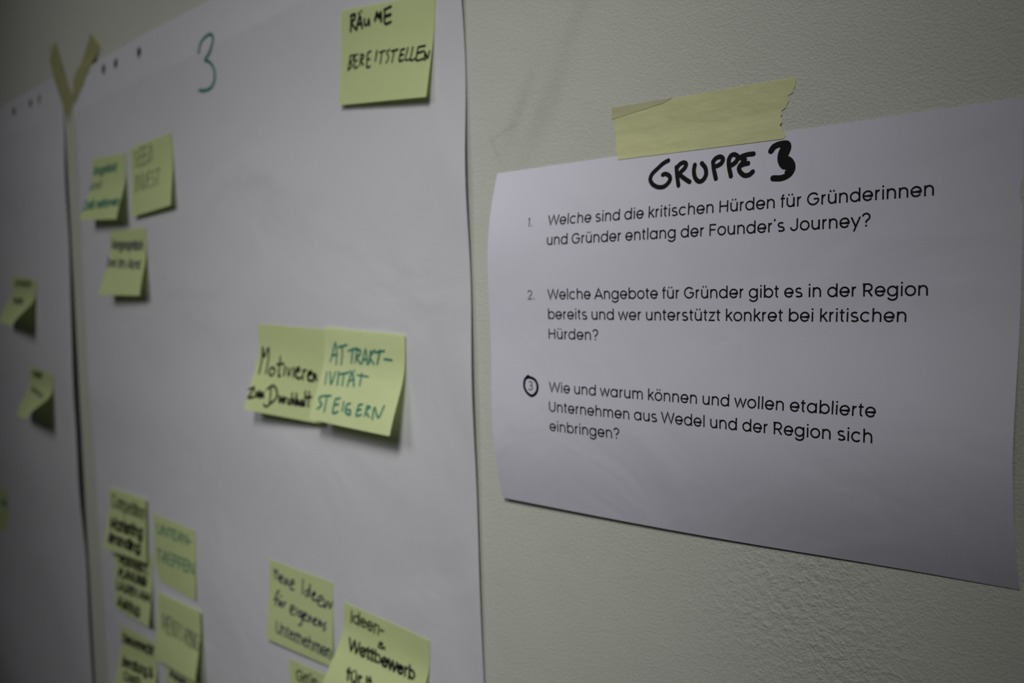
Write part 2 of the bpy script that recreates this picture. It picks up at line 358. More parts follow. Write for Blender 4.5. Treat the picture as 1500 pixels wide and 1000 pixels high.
DATA = {'lines': [['Welche sind die kritischen Hürden für Gründerinnen', 0.0471, 0.03709, 0.008635], ["und Gründer entlang der Founder's Journey?", 0.0471, 0.04886, 0.008619], ['Welche Angebote für Gründer gibt es in der Region', 0.0471, 0.08117, 0.0086], ['bereits und wer unterstützt konkret bei kritischen', 0.0471, 0.09294, 0.008735], ['Hürden?', 0.0471, 0.1047, 0.008986], ['Wie und warum können und wollen etablierte', 0.0471, 0.1366, 0.008845], ['Unternehmen aus Wedel und der Region sich', 0.0471, 0.14837, 0.008807], ['einbringen?', 0.0471, 0.16014, 0.008825]],
'nums': [['1.', 0.03134, 0.03709], ['2.', 0.03161, 0.08117], ['3', 0.03082, 0.1366]],
'gruppe': [[[127.15, 6.59], [124.16, 7.75], [120.91, 10.1], [117.65, 12.78], [116.5, 15.69], [118.12, 18.56], [121.71, 20.52], [125.14, 20.71], [127.75, 19.17], [129.08, 16.92], [128.26, 14.94], [126.0, 13.76], [124.32, 14.06]], [[132.54, 10.76], [133.28, 15.57], [134.42, 20.85]], [[132.58, 11.36], [134.46, 9.5], [136.74, 8.75], [138.33, 9.75], [137.61, 11.9], [134.81, 14.66], [137.97, 17.5], [141.04, 19.55]], [[143.63, 10.81], [143.29, 13.67], [144.02, 17.23], [146.22, 19.75], [148.77, 19.42], [150.53, 16.73], [150.02, 13.23], [147.75, 10.39]], [[154.3, 10.27], [154.95, 14.33], [156.33, 19.3]], [[154.3, 10.27], [155.79, 8.73], [158.27, 8.16], [159.89, 9.48], [159.07, 11.65], [156.63, 12.8]], [[163.32, 10.16], [163.48, 13.55], [164.82, 18.85]], [[163.32, 10.16], [164.46, 8.32], [166.59, 8.01], [168.3, 9.61], [167.36, 11.74], [165.3, 13.19]], [[176.83, 8.84], [172.97, 8.88], [169.7, 9.88], [172.16, 11.17], [169.59, 14.21]], [[174.04, 13.31], [171.36, 13.57], [169.31, 14.74], [169.7, 17.0], [172.18, 19.2], [174.86, 19.19], [176.76, 17.84]]],
'drei': [[[186.15, 8.54], [187.81, 6.58], [190.92, 5.78], [194.32, 5.94], [195.21, 7.92], [194.01, 10.98], [192.27, 13.19]], [[192.27, 13.19], [195.37, 13.8], [197.27, 16.14], [197.45, 18.82], [195.57, 21.28], [191.97, 22.52], [187.72, 22.21]], [[192.67, 7.61], [191.35, 10.67], [191.28, 13.88], [192.94, 16.74], [195.74, 17.04]], [[194.58, 15.31], [196.33, 18.17], [194.99, 20.16]]],
'ring': [[[30.85, 127.87], [28.12, 130.45], [27.77, 134.99], [30.37, 138.46], [33.97, 139.78], [37.35, 137.39], [38.25, 133.47], [36.24, 129.98], [32.31, 128.65], [29.71, 128.97]]],
'three': [[[-0.3339, 1.7102], [-0.3302, 1.7178], [-0.3208, 1.7218], [-0.312, 1.7215], [-0.3088, 1.7156], [-0.3148, 1.7071], [-0.3241, 1.7018], [-0.317, 1.6986], [-0.3109, 1.6915], [-0.3117, 1.6827], [-0.3189, 1.6772], [-0.3295, 1.6765], [-0.3399, 1.6783]]],
'notes': {'raeume': {'x': -0.1273, 'z': 1.6996, 'rot': -0.1106, 'phL': 0.0634, 'phR': 0.108, 'lay': 0.0, 'chart': 'R', 'reach': 0.6, 'W': 0.0997, 'H': 0.0681},
 'angebot': {'x': -0.5666, 'z': 1.6448, 'rot': -0.0477, 'phL': 0.3167, 'phR': 0.2493, 'lay': 0.0, 'chart': 'R', 'reach': 0.6, 'W': 0.0797, 'H': 0.0683},
 'seed': {'x': -0.478, 'z': 1.6446, 'rot': 0.06, 'phL': 0.0848, 'phR': 0.118, 'lay': 0.0, 'chart': 'R', 'reach': 0.6, 'W': 0.0807, 'H': 0.0694},
 'vorgespr': {'x': -0.5336, 'z': 1.5655, 'rot': -0.0174, 'phL': 0.3085, 'phR': 0.2101, 'lay': 0.0, 'chart': 'R', 'reach': 0.6, 'W': 0.0777, 'H': 0.0685},
 'motiv': {'x': -0.261, 'z': 1.4691, 'rot': -0.0449, 'phL': 0.2822, 'phR': 0.0963, 'lay': 0.0, 'chart': 'R', 'reach': 0.6, 'W': 0.0951, 'H': 0.0741},
 'attrak': {'x': -0.1649, 'z': 1.4668, 'rot': -0.0545, 'phL': 0.2935, 'phR': 0.2796, 'lay': 1.0, 'chart': 'R', 'reach': 0.6, 'W': 0.0947, 'H': 0.0729},
 'neue': {'x': -0.261, 'z': 1.2659, 'rot': -0.0188, 'phL': 0.0789, 'phR': 0.0418, 'lay': 0.0, 'chart': 'R', 'reach': 0.6, 'W': 0.0917, 'H': 0.0692},
 'wettb': {'x': -0.1551, 'z': 1.2511, 'rot': -0.0808, 'phL': 0.45, 'phR': 0.45, 'lay': 0.0, 'chart': 'R', 'reach': 0.6, 'W': 0.0973, 'H': 0.073},
 'grue': {'x': -0.2342, 'z': 1.186, 'rot': -0.0157, 'phL': 0.25, 'phR': 0.25, 'lay': 0.0, 'chart': 'R', 'reach': 0.6, 'W': 0.0637, 'H': 0.073},
 'comp': {'x': -0.5682, 'z': 1.29, 'rot': -0.0238, 'phL': 0.1794, 'phR': -0.001, 'lay': 2.0, 'chart': 'R', 'reach': 0.6, 'W': 0.0846, 'H': 0.0666},
 'veranst': {'x': -0.5688, 'z': 1.2291, 'rot': 0.0072, 'phL': 0.06, 'phR': 0.12, 'lay': 0.0, 'chart': 'R', 'reach': 0.6, 'W': 0.0908, 'H': 0.0728},
 'treffen': {'x': -0.471, 'z': 1.2752, 'rot': -0.042, 'phL': -0.0149, 'phR': 0.0276, 'lay': 0.0, 'chart': 'R', 'reach': 0.6, 'W': 0.0868, 'H': 0.0685},
 'mentor': {'x': -0.4623, 'z': 1.1966, 'rot': -0.026, 'phL': 0.1184, 'phR': 0.1672, 'lay': 2.0, 'chart': 'R', 'reach': 0.6, 'W': 0.0836, 'H': 0.0674},
 'steuer': {'x': -0.5645, 'z': 1.1385, 'rot': 0.004, 'phL': 0.2, 'phR': 0.2, 'lay': 0.0, 'chart': 'R', 'reach': 0.6, 'W': 0.0886, 'H': 0.073},
 'klein': {'x': -0.4575, 'z': 1.1249, 'rot': -0.0284, 'phL': 0.1, 'phR': 0.1, 'lay': 0.0, 'chart': 'R', 'reach': 0.6, 'W': 0.0758, 'H': 0.073},
 'links_oben': {'x': -0.8231, 'z': 1.5306, 'rot': -0.1265, 'phL': 0.3808, 'phR': 0.629, 'lay': 0.0, 'chart': 'L', 'reach': 0.6, 'W': 0.0773, 'H': 0.0634},
 'links_mitte': {'x': -0.784, 'z': 1.4161, 'rot': -0.1017, 'phL': 0.3792, 'phR': 0.7749, 'lay': 0.0, 'chart': 'L', 'reach': 0.6, 'W': 0.078, 'H': 0.0639},
 'links_unten': {'x': -0.9795, 'z': 1.2485, 'rot': -0.0275, 'phL': 0.0434, 'phR': -0.0184, 'lay': 0.0, 'chart': 'L', 'reach': 0.6, 'W': 0.0876, 'H': 0.0605}},
'writing': {'raeume': [['black',1.5,[[[11.86,4.6],[10.93,15.91]],[[11.08,5.27],[15.73,4.54],[15.41,7.81],[11.81,9.81],[16.44,14.73]],[[17.52,15.6],[21.43,6.56],[24.03,14.83]],[[18.48,11.91],[23.42,11.66]],[[20.35,4.28],[20.5,4.49]],[[22.93,3.16],[23.09,3.36]],[[26.78,9.01],[26.79,12.76],[29.54,13.23],[31.49,9.7],[32.28,13.79]],[[38.28,11.16],[40.28,6.28],[42.29,9.74],[44.43,6.28],[45.01,12.34]],[[48.79,4.94],[49.05,14.33],[55.63,13.92]],[[48.06,5.04],[55.28,3.67]],[[48.93,9.72],[55.04,9.02]]]],['black',1.05,[[[11.02,33.25],[8.9,43.36]],[[10.54,33.21],[14.55,33.06],[14.0,36.42],[10.41,38.08],[13.86,40.32],[8.9,43.36]],[[16.13,32.71],[16.62,42.0],[20.46,41.62]],[[16.16,33.2],[19.65,32.82]],[[16.52,37.6],[19.69,37.09]],[[23.34,33.33],[22.97,41.05]],[[23.34,33.33],[26.56,34.09],[26.0,36.46],[23.22,37.19],[26.79,40.87]],[[31.15,32.86],[31.13,42.67],[34.9,42.5]],[[31.15,32.86],[34.64,31.93]],[[31.2,37.86],[34.26,37.16]],[[41.44,32.25],[40.41,39.12]],[[47.32,33.07],[46.6,41.55]],[[44.36,33.75],[51.07,32.93]],[[55.51,32.59],[52.77,34.5],[55.2,38.02],[53.02,41.61]],[[60.85,33.82],[59.35,41.67]],[[57.92,34.03],[64.46,33.41]],[[68.18,34.03],[67.15,41.4],[71.48,41.12]],[[68.18,34.03],[71.74,33.71]],[[67.58,37.7],[70.89,37.53]],[[75.26,33.3],[73.64,41.03],[78.01,41.41]],[[80.21,33.3],[79.25,41.98],[83.68,41.44]],[[85.87,33.83],[85.27,42.5],[92.14,42.17]],[[85.87,33.83],[92.67,33.55]],[[85.58,37.92],[91.91,37.12]],[[93.97,43.24],[93.45,38.17],[96.46,42.08],[97.78,37.64]]]]],
 'motiv': [['black',1.5,[[[7.11,42.27],[6.16,19.73],[9.41,27.82],[15.0,19.8],[16.21,41.45]],[[21.82,35.83],[20.34,39.8],[24.0,42.68],[27.28,40.47],[26.97,36.68],[22.44,35.78]],[[32.29,26.19],[33.75,41.17],[36.96,41.51]],[[28.93,32.72],[38.13,31.38]],[[40.16,33.72],[41.33,40.49]],[[44.01,34.03],[47.5,40.57],[49.26,34.22]],[[52.6,33.33],[53.8,41.24]],[[56.06,36.74],[60.82,35.11],[59.33,32.79],[56.24,34.88],[56.83,39.74],[61.41,41.78],[64.05,40.32]],[[65.74,34.09],[66.84,41.9]],[[66.09,35.89],[69.77,33.76]],[[72.64,38.35],[77.25,36.14],[75.97,34.45],[72.89,36.52],[73.85,41.25],[78.36,42.04]],[[79.82,35.92],[80.86,41.81],[82.48,36.29],[84.8,40.85]],[[0.59,56.72],[6.77,54.74],[2.69,63.64],[10.02,62.13]],[[10.09,57.62],[12.86,61.8],[13.92,57.2],[15.93,62.09]],[[17.81,61.87],[16.08,57.6],[19.22,60.44],[19.51,57.22],[21.57,61.44]],[[28.09,51.85],[30.73,65.41],[26.88,68.36],[23.88,66.84]],[[23.65,54.22],[30.11,50.38],[36.73,54.73],[36.96,60.95],[30.92,66.01]],[[40.82,58.03],[42.92,62.75],[44.95,58.82],[46.79,62.93]],[[47.74,58.51],[48.99,62.68]],[[48.18,59.94],[50.71,58.8]],[[55.21,59.16],[53.07,60.99],[54.0,62.96],[56.5,62.43]],[[56.36,53.9],[58.12,62.86],[59.58,58.44],[61.22,62.51]],[[61.78,53.95],[63.74,62.83],[64.9,58.47],[66.28,62.54]],[[69.63,58.55],[67.82,61.16],[70.59,62.66],[70.55,58.45],[72.39,62.45]],[[72.56,51.02],[74.2,62.25]],[[77.25,50.54],[78.46,62.37]],[[74.96,55.58],[80.4,54.64]]]]],
 'attrak': [['teal',1.2,[[[8.28,26.32],[14.32,11.29],[16.48,27.93]],[[9.55,21.54],[16.31,20.4]],[[22.94,13.54],[22.72,27.37]],[[18.11,14.48],[28.67,11.97]],[[36.08,14.26],[34.93,25.15]],[[30.49,16.4],[41.59,13.28]],[[40.66,14.48],[39.83,24.72]],[[40.66,15.04],[45.19,14.69],[43.99,18.73],[40.4,19.58],[45.82,24.76]],[[47.59,24.61],[51.44,13.65],[53.8,24.62]],[[48.14,21.75],[53.38,20.75]],[[57.56,14.3],[55.8,23.89]],[[61.89,13.41],[56.76,18.81],[61.5,23.73]],[[67.84,12.96],[65.38,23.39]],[[62.73,15.01],[72.85,13.13]],[[72.92,19.14],[81.14,19.22]],[[6.26,34.79],[8.17,44.23]],[[10.65,34.36],[15.62,43.42],[17.25,33.72]],[[21.35,33.32],[23.57,43.16]],[[27.83,33.87],[29.78,43.07]],[[23.45,34.88],[33.09,32.78]],[[35.88,43.0],[37.41,31.78],[43.55,42.16]],[[35.41,38.95],[42.0,37.1]],[[34.54,31.48],[34.79,31.69]],[[39.77,30.41],[40.01,30.62]],[[49.19,31.8],[49.83,40.91]],[[44.3,33.41],[57.27,33.51]],[[9.88,53.65],[6.17,55.28],[8.93,58.53],[11.82,60.54],[7.88,63.97]],[[15.41,53.0],[17.1,65.14]],[[10.81,53.54],[19.86,52.24]],[[26.43,54.06],[27.6,64.39],[33.22,63.1]],[[26.43,54.06],[31.5,52.87]],[[27.04,58.67],[31.76,57.51]],[[37.14,55.11],[38.23,61.89]],[[45.03,55.31],[41.57,56.88],[42.63,62.47],[47.86,63.5],[46.93,60.22],[43.9,60.26]],[[55.08,55.23],[55.27,63.12],[60.35,61.91]],[[55.08,55.23],[58.64,54.23]],[[55.48,59.15],[58.89,58.16]],[[64.31,54.68],[64.81,62.45]],[[64.31,54.68],[68.29,55.32],[64.53,58.58],[69.67,62.38]],[[73.57,63.53],[72.74,54.77],[79.47,61.67],[82.47,52.48]]]]],
 'neue': [['navy',1.15,[[[7.76,7.09],[10.1,15.59]],[[8.93,10.31],[12.7,7.43],[15.03,15.19]],[[16.76,14.13],[21.19,12.06],[19.28,10.15],[16.28,13.55],[17.72,16.66],[21.14,15.9]],[[23.63,11.94],[24.78,17.14],[28.47,11.56],[29.6,16.75]],[[32.72,15.37],[38.46,12.73],[36.86,10.39],[33.23,13.22],[33.18,18.65],[37.92,18.25]],[[51.66,6.46],[50.02,19.51]],[[57.6,14.05],[54.15,17.23],[56.39,20.03],[59.14,16.09],[61.57,8.25],[60.44,19.1]],[[64.25,17.56],[68.7,15.23],[67.2,13.59],[64.26,16.9],[65.33,20.61],[69.29,19.69]],[[71.9,20.39],[78.4,16.93],[77.38,14.55],[73.02,16.86],[71.46,21.8],[76.2,23.3],[80.47,21.65]],[[80.95,16.99],[81.52,23.35],[85.79,17.17],[87.81,22.25],[90.99,16.62]],[[15.91,24.32],[11.72,28.27],[11.32,37.21]],[[8.44,33.11],[15.63,31.46]],[[15.74,32.79],[16.9,37.26],[19.84,32.52],[20.97,36.99]],[[16.61,28.25],[16.86,28.46]],[[19.99,28.02],[20.25,28.23]],[[23.44,32.36],[23.76,36.06]],[[23.55,33.69],[26.52,31.92]],[[33.99,36.6],[38.94,34.09],[37.16,31.84],[33.79,33.97],[33.7,38.67],[38.89,39.43]],[[43.02,32.46],[42.29,38.61]],[[49.5,33.56],[45.96,35.34],[46.21,38.99],[49.72,37.08],[50.44,34.0],[50.17,43.97],[46.23,45.87]],[[52.46,37.48],[56.81,35.11],[54.94,33.59],[52.38,36.18],[53.06,39.96],[57.07,39.65]],[[60.11,34.31],[59.76,40.3],[63.01,34.92],[64.78,39.72]],[[66.87,37.9],[70.46,35.73],[68.91,34.8],[66.84,37.26],[67.64,40.32],[70.64,39.85]],[[73.87,34.9],[73.65,40.14],[76.46,35.57],[77.88,39.75]],[[83.19,35.22],[79.9,37.31],[82.49,39.51],[80.07,42.18]]]],['navy',1.05,[[[14.55,50.25],[14.46,56.29],[14.75,58.08],[15.06,58.54],[16.1,59.83],[17.63,59.93],[18.7,59.69],[19.59,59.25],[20.31,57.54],[20.53,56.35],[20.8,50.85]],[[23.57,52.64],[22.95,60.88]],[[23.48,56.24],[23.54,54.95],[24.2,53.68],[25.13,53.09],[26.39,53.01],[27.62,54.49],[27.79,55.64],[28.03,60.68]],[[31.55,51.24],[31.11,58.95],[31.05,58.64],[31.2,58.71],[31.33,59.02],[31.57,59.25],[31.62,60.2],[32.0,59.69],[32.27,60.12],[32.44,60.45]],[[30.16,53.4],[33.09,53.92]],[[34.78,56.73],[39.93,55.66],[38.59,54.22],[36.28,53.68],[34.91,56.26],[34.82,58.96],[36.57,60.45],[38.95,59.54],[39.65,58.57]],[[42.64,53.68],[42.27,61.44]],[[42.38,57.01],[42.61,56.83],[42.49,55.62],[42.86,54.99],[43.42,55.0],[43.59,54.46],[44.11,54.09],[44.54,53.88],[45.21,53.91]],[[47.07,53.29],[46.4,61.33]],[[47.1,56.92],[47.0,56.42],[47.63,54.71],[48.5,54.0],[49.94,54.51],[50.93,54.92],[51.44,56.28],[51.15,61.11]],[[53.34,58.11],[59.06,56.17],[57.46,54.61],[55.44,54.7],[53.71,56.64],[53.71,59.09],[55.24,61.0],[57.62,60.95],[58.45,59.42]],[[61.63,51.52],[61.01,61.87]],[[61.1,57.48],[61.48,56.85],[61.98,55.43],[63.27,54.68],[64.39,54.95],[65.1,55.29],[65.8,56.72],[65.07,62.12]],[[68.46,54.52],[67.94,61.62]],[[68.0,57.87],[68.47,56.66],[69.06,55.7],[69.68,55.05],[71.0,55.12],[71.62,55.74],[72.04,57.0],[71.82,62.34]],[[71.87,57.47],[72.43,56.53],[72.84,55.34],[73.94,55.29],[74.91,54.81],[75.65,55.82],[75.84,57.21],[75.34,62.55]],[[78.13,58.86],[83.3,57.91],[82.16,55.41],[80.12,55.19],[78.51,57.37],[78.04,59.88],[79.52,61.97],[81.83,61.45],[82.6,60.18]],[[85.74,55.14],[84.83,62.27]],[[85.37,58.17],[85.43,57.74],[86.22,56.03],[87.05,55.39],[88.46,55.44],[89.2,56.84],[89.59,57.38],[88.79,62.94]]]]],
 'wettb': [['black',1.15,[[[9.82,4.44],[9.3,13.91]],[[17.98,9.96],[17.61,7.22],[15.22,6.88],[12.87,8.17],[11.98,10.91],[13.37,12.38],[16.14,12.73],[18.02,11.45],[18.12,9.78]],[[18.81,3.27],[18.26,13.88]],[[20.83,9.92],[26.53,8.98],[24.98,7.21],[22.9,6.63],[20.96,9.0],[21.21,11.35],[23.0,12.7],[25.14,12.64],[26.1,11.71]],[[28.48,10.19],[34.5,9.08],[32.62,6.78],[30.4,6.9],[28.82,8.95],[29.14,11.62],[30.61,13.18],[33.05,12.71],[33.82,11.42]],[[36.95,6.15],[36.85,13.74]],[[36.62,9.67],[37.13,8.49],[37.52,7.55],[38.58,6.77],[39.73,6.58],[41.18,7.06],[41.64,8.22],[41.09,13.57]],[[43.88,9.36],[46.73,9.22]]]],['black',1.0,[[[49.72,22.32],[43.35,19.45],[43.89,18.82],[46.36,18.49],[46.26,19.28],[42.83,21.34],[42.61,22.54],[45.51,22.67],[47.79,21.96],[49.73,20.6]]]],['black',1.4,[[[9.82,26.17],[15.24,33.79],[15.87,26.18],[21.27,34.0],[21.85,26.09]],[[25.08,31.53],[30.26,30.24],[28.06,28.46],[25.42,28.79],[24.3,29.96],[25.75,32.63],[28.23,33.92],[30.38,33.56],[30.42,32.29]],[[32.18,26.5],[34.41,32.3],[33.98,32.14],[34.32,32.59],[34.28,32.67],[34.79,32.87],[35.37,33.49],[35.44,33.7],[35.67,33.84],[35.9,33.48]],[[31.04,28.19],[34.65,28.4]],[[36.83,26.26],[38.51,32.5],[38.78,32.66],[39.07,32.95],[38.94,32.65],[38.82,32.92],[39.35,33.23],[39.62,33.71],[39.78,33.17],[40.14,33.3]],[[35.86,27.94],[39.0,28.31]],[[47.79,30.56],[45.98,28.6],[43.84,27.87],[41.66,28.95],[42.04,31.5],[44.24,32.83],[46.57,33.01],[48.04,31.95],[47.82,30.96]],[[40.2,25.75],[42.99,33.51]],[[49.8,31.16],[55.32,29.66],[53.02,28.35],[50.69,28.03],[49.62,29.91],[50.24,31.69],[52.66,33.22],[55.31,33.08],[55.61,31.79]],[[56.18,27.34],[60.05,33.32],[60.26,27.42],[64.43,33.2],[64.92,27.16]],[[67.49,30.56],[72.26,29.21],[70.34,28.02],[68.08,28.2],[66.85,29.23],[68.11,31.52],[70.21,32.93],[72.11,32.6],[72.86,31.47]],[[74.08,27.04],[76.21,32.97]],[[75.03,29.85],[74.81,29.58],[74.76,29.26],[75.02,28.68],[74.89,28.13],[75.4,28.03],[75.43,27.8],[75.93,27.55],[76.47,27.37]],[[85.01,29.77],[83.41,27.98],[81.24,27.25],[79.38,28.35],[79.83,30.51],[81.75,31.97],[83.94,32.4],[84.87,30.79],[85.22,29.97]],[[78.08,24.84],[80.61,33.18]]]],['black',1.3,[[[24.33,53.73],[20.77,47.61],[20.34,47.37],[20.46,46.99],[20.38,46.7],[20.4,46.42],[20.99,46.45],[21.04,46.13],[21.22,46.14]],[[19.97,48.69],[23.44,48.21]],[[25.25,47.91],[26.49,50.99],[27.81,52.11],[28.62,53.0],[30.18,53.26],[31.43,52.99],[31.8,52.49],[32.12,51.52],[32.33,50.82],[30.29,47.37]],[[30.39,47.18],[33.36,53.45]],[[25.59,46.28],[25.67,46.42]],[[28.29,45.98],[27.82,45.91]],[[33.46,47.52],[36.75,53.38]],[[34.66,49.84],[35.08,50.06],[34.98,49.6],[34.4,48.6],[34.88,48.57],[34.94,48.19],[34.92,47.53],[35.51,47.72],[36.43,47.61]],[[41.29,45.36],[45.06,52.34]],[[44.61,44.94],[47.63,50.79],[47.88,50.88],[47.81,51.02],[48.22,51.64],[48.63,51.71],[48.64,51.55],[49.06,52.15],[49.18,51.84],[49.74,52.02]],[[43.92,46.84],[47.52,46.96]]]]],
 'grue': [['black',1.2,[[[18.68,8.1],[15.87,6.92],[12.35,7.72],[10.61,10.93],[11.09,14.33],[13.79,15.72],[17.22,14.67],[18.93,11.06]],[[18.71,11.19],[15.2,11.55]],[[22.17,8.05],[20.9,16.44]],[[21.16,11.77],[21.59,11.65],[21.36,11.25],[21.99,10.55],[22.6,9.74],[22.66,9.24],[23.31,8.64],[24.1,8.77],[24.53,8.51]],[[27.0,7.66],[25.72,12.83],[26.08,14.15],[26.6,15.33],[27.75,15.48],[28.47,15.34],[29.61,15.15],[30.54,14.16],[30.94,12.24],[31.85,8.39]],[[32.0,8.38],[30.59,15.65]],[[28.44,6.06],[28.34,5.99]],[[30.78,5.39],[30.66,5.91]],[[34.97,7.97],[33.8,16.12]],[[34.56,11.16],[34.64,10.19],[35.37,8.92],[36.76,8.42],[37.9,8.22],[38.76,9.49],[39.39,10.61],[38.56,15.52]]]]],
 'angebot': [['teal',1.2,[[[0.84,17.78],[8.77,9.43],[9.97,17.4]],[[3.14,14.87],[9.07,14.8]],[[14.34,11.02],[12.17,17.02]],[[13.15,13.85],[14.08,12.54],[15.04,11.87],[16.63,11.49],[18.03,11.29],[18.49,12.01],[19.04,12.54],[17.33,17.08]],[[27.91,13.78],[27.58,11.92],[25.14,11.16],[22.76,12.19],[21.1,14.36],[21.97,16.41],[24.83,16.31],[27.01,14.81],[27.99,13.43]],[[29.38,10.63],[26.91,17.25],[26.2,17.69],[25.05,18.65],[23.8,19.04],[22.88,19.29],[21.67,19.31],[20.69,18.6],[20.12,17.94]],[[30.87,13.49],[37.18,12.41],[35.9,10.81],[33.76,10.69],[31.22,12.89],[30.4,14.87],[31.66,16.37],[34.29,16.2],[35.61,14.91]],[[45.55,13.49],[45.7,11.0],[43.31,10.65],[41.02,11.52],[39.72,13.77],[40.11,15.92],[42.7,15.76],[45.27,14.69],[45.57,13.5]],[[41.68,8.01],[38.33,16.82]],[[53.64,13.18],[53.71,11.03],[52.02,10.29],[49.16,11.53],[47.68,14.15],[48.77,15.45],[51.13,15.61],[53.15,14.33],[53.75,13.03]],[[58.38,8.64],[55.96,14.93],[56.05,14.89],[55.83,15.1],[55.94,15.21],[56.11,15.08],[56.4,15.76],[56.47,15.76],[56.74,15.98],[57.49,15.37]],[[56.45,10.36],[59.46,10.55]]]],['teal',1.1,[[[-3.28,27.18],[-2.38,31.17],[-1.62,32.57],[0.12,33.36],[1.17,33.59],[2.33,33.47],[3.06,32.66],[3.65,32.18],[3.54,31.07],[2.88,26.83]],[[3.06,27.38],[4.64,33.42]],[[6.35,26.81],[8.22,33.4]],[[7.04,29.7],[7.08,28.92],[7.94,27.84],[8.76,27.55],[10.82,27.11],[11.72,27.34],[12.93,28.48],[14.5,33.22]],[[23.43,28.82],[21.81,26.89],[18.86,26.42],[16.73,27.51],[16.66,30.14],[18.57,32.22],[21.7,31.98],[23.14,30.0],[23.54,28.94]],[[23.14,23.83],[24.13,32.47]]]],['teal',1.4,[[[-2.47,47.65],[3.55,47.03],[1.55,56.16],[8.58,56.2]],[[8.76,52.71],[14.1,51.35],[11.75,49.45],[9.32,49.83],[8.3,51.9],[9.58,53.82],[12.39,55.45],[14.62,54.97],[15.16,54.39]],[[15.94,48.36],[19.32,56.26]],[[14.94,46.79],[14.72,46.3]],[[18.37,46.3],[22.44,54.4],[21.96,53.93],[21.95,54.31],[22.78,54.84],[22.89,55.1],[22.95,54.69],[23.36,55.55],[23.46,55.2],[23.89,55.56]],[[18.06,48.66],[21.85,48.97]],[[27.35,48.53],[30.29,55.75]],[[28.47,51.14],[28.01,50.59],[28.62,49.7],[29.0,48.3],[31.07,48.95],[32.08,48.93],[33.1,50.37],[35.02,55.4]],[[36.63,51.72],[42.33,50.61],[39.4,48.24],[37.17,48.69],[35.98,50.21],[37.57,53.49],[40.11,54.71],[42.23,54.32],[42.8,53.31]],[[42.56,45.03],[46.11,54.63]],[[44.7,50.72],[44.98,50.06],[45.21,49.07],[46.04,48.23],[46.91,47.77],[48.54,48.87],[49.85,49.99],[51.47,54.89]],[[52.04,47.63],[53.82,54.17]],[[52.62,50.31],[52.93,49.7],[52.73,48.97],[53.51,48.02],[54.73,47.52],[56.04,48.8],[57.11,49.92],[58.31,54.32]],[[57.56,50.83],[57.06,49.48],[57.49,48.56],[58.38,48.03],[59.28,47.53],[60.64,48.37],[61.28,49.84],[62.94,54.42]],[[64.58,51.1],[69.81,49.53],[67.29,47.87],[65.11,47.69],[64.18,49.88],[64.99,51.71],[67.26,53.14],[69.15,52.64],[70.28,52.07]],[[71.42,46.78],[73.64,54.05]],[[72.4,49.91],[72.02,48.93],[72.65,48.25],[73.42,47.3],[74.47,47.12],[75.49,47.77],[76.5,48.65],[77.73,53.31]]]]],
 'seed': [['grey',0.7,[[[14.71,7.03],[11.91,5.76],[8.95,8.77],[9.56,12.09],[12.89,14.34],[12.05,18.71],[8.92,19.57],[6.47,18.54]],[[26.09,4.41],[19.59,5.17],[16.17,20.63],[22.47,20.24]],[[17.37,12.75],[23.38,11.74]],[[34.43,4.97],[28.48,5.24],[24.81,20.55],[30.73,20.3]],[[26.72,12.29],[32.09,12.06]],[[33.57,20.22],[40.46,4.83],[42.38,6.34],[43.57,9.18],[42.74,14.15],[40.74,18.13],[37.7,19.32],[33.43,19.95]]]],['grey',0.7,[[[9.21,27.93],[8.0,45.25]],[[11.65,45.97],[13.17,29.29],[19.65,45.29],[20.31,28.83]],[[22.55,28.4],[26.25,45.82],[31.25,29.38]],[[39.55,29.53],[33.66,30.55],[33.25,44.25],[39.04,44.87]],[[33.38,36.95],[38.61,36.99]],[[46.79,31.55],[44.1,30.24],[41.56,34.34],[43.61,37.28],[46.68,38.8],[47.09,42.97],[44.41,45.47],[41.83,42.68]],[[52.87,45.77],[52.82,30.1]],[[49.6,29.67],[56.86,30.45]]]]],
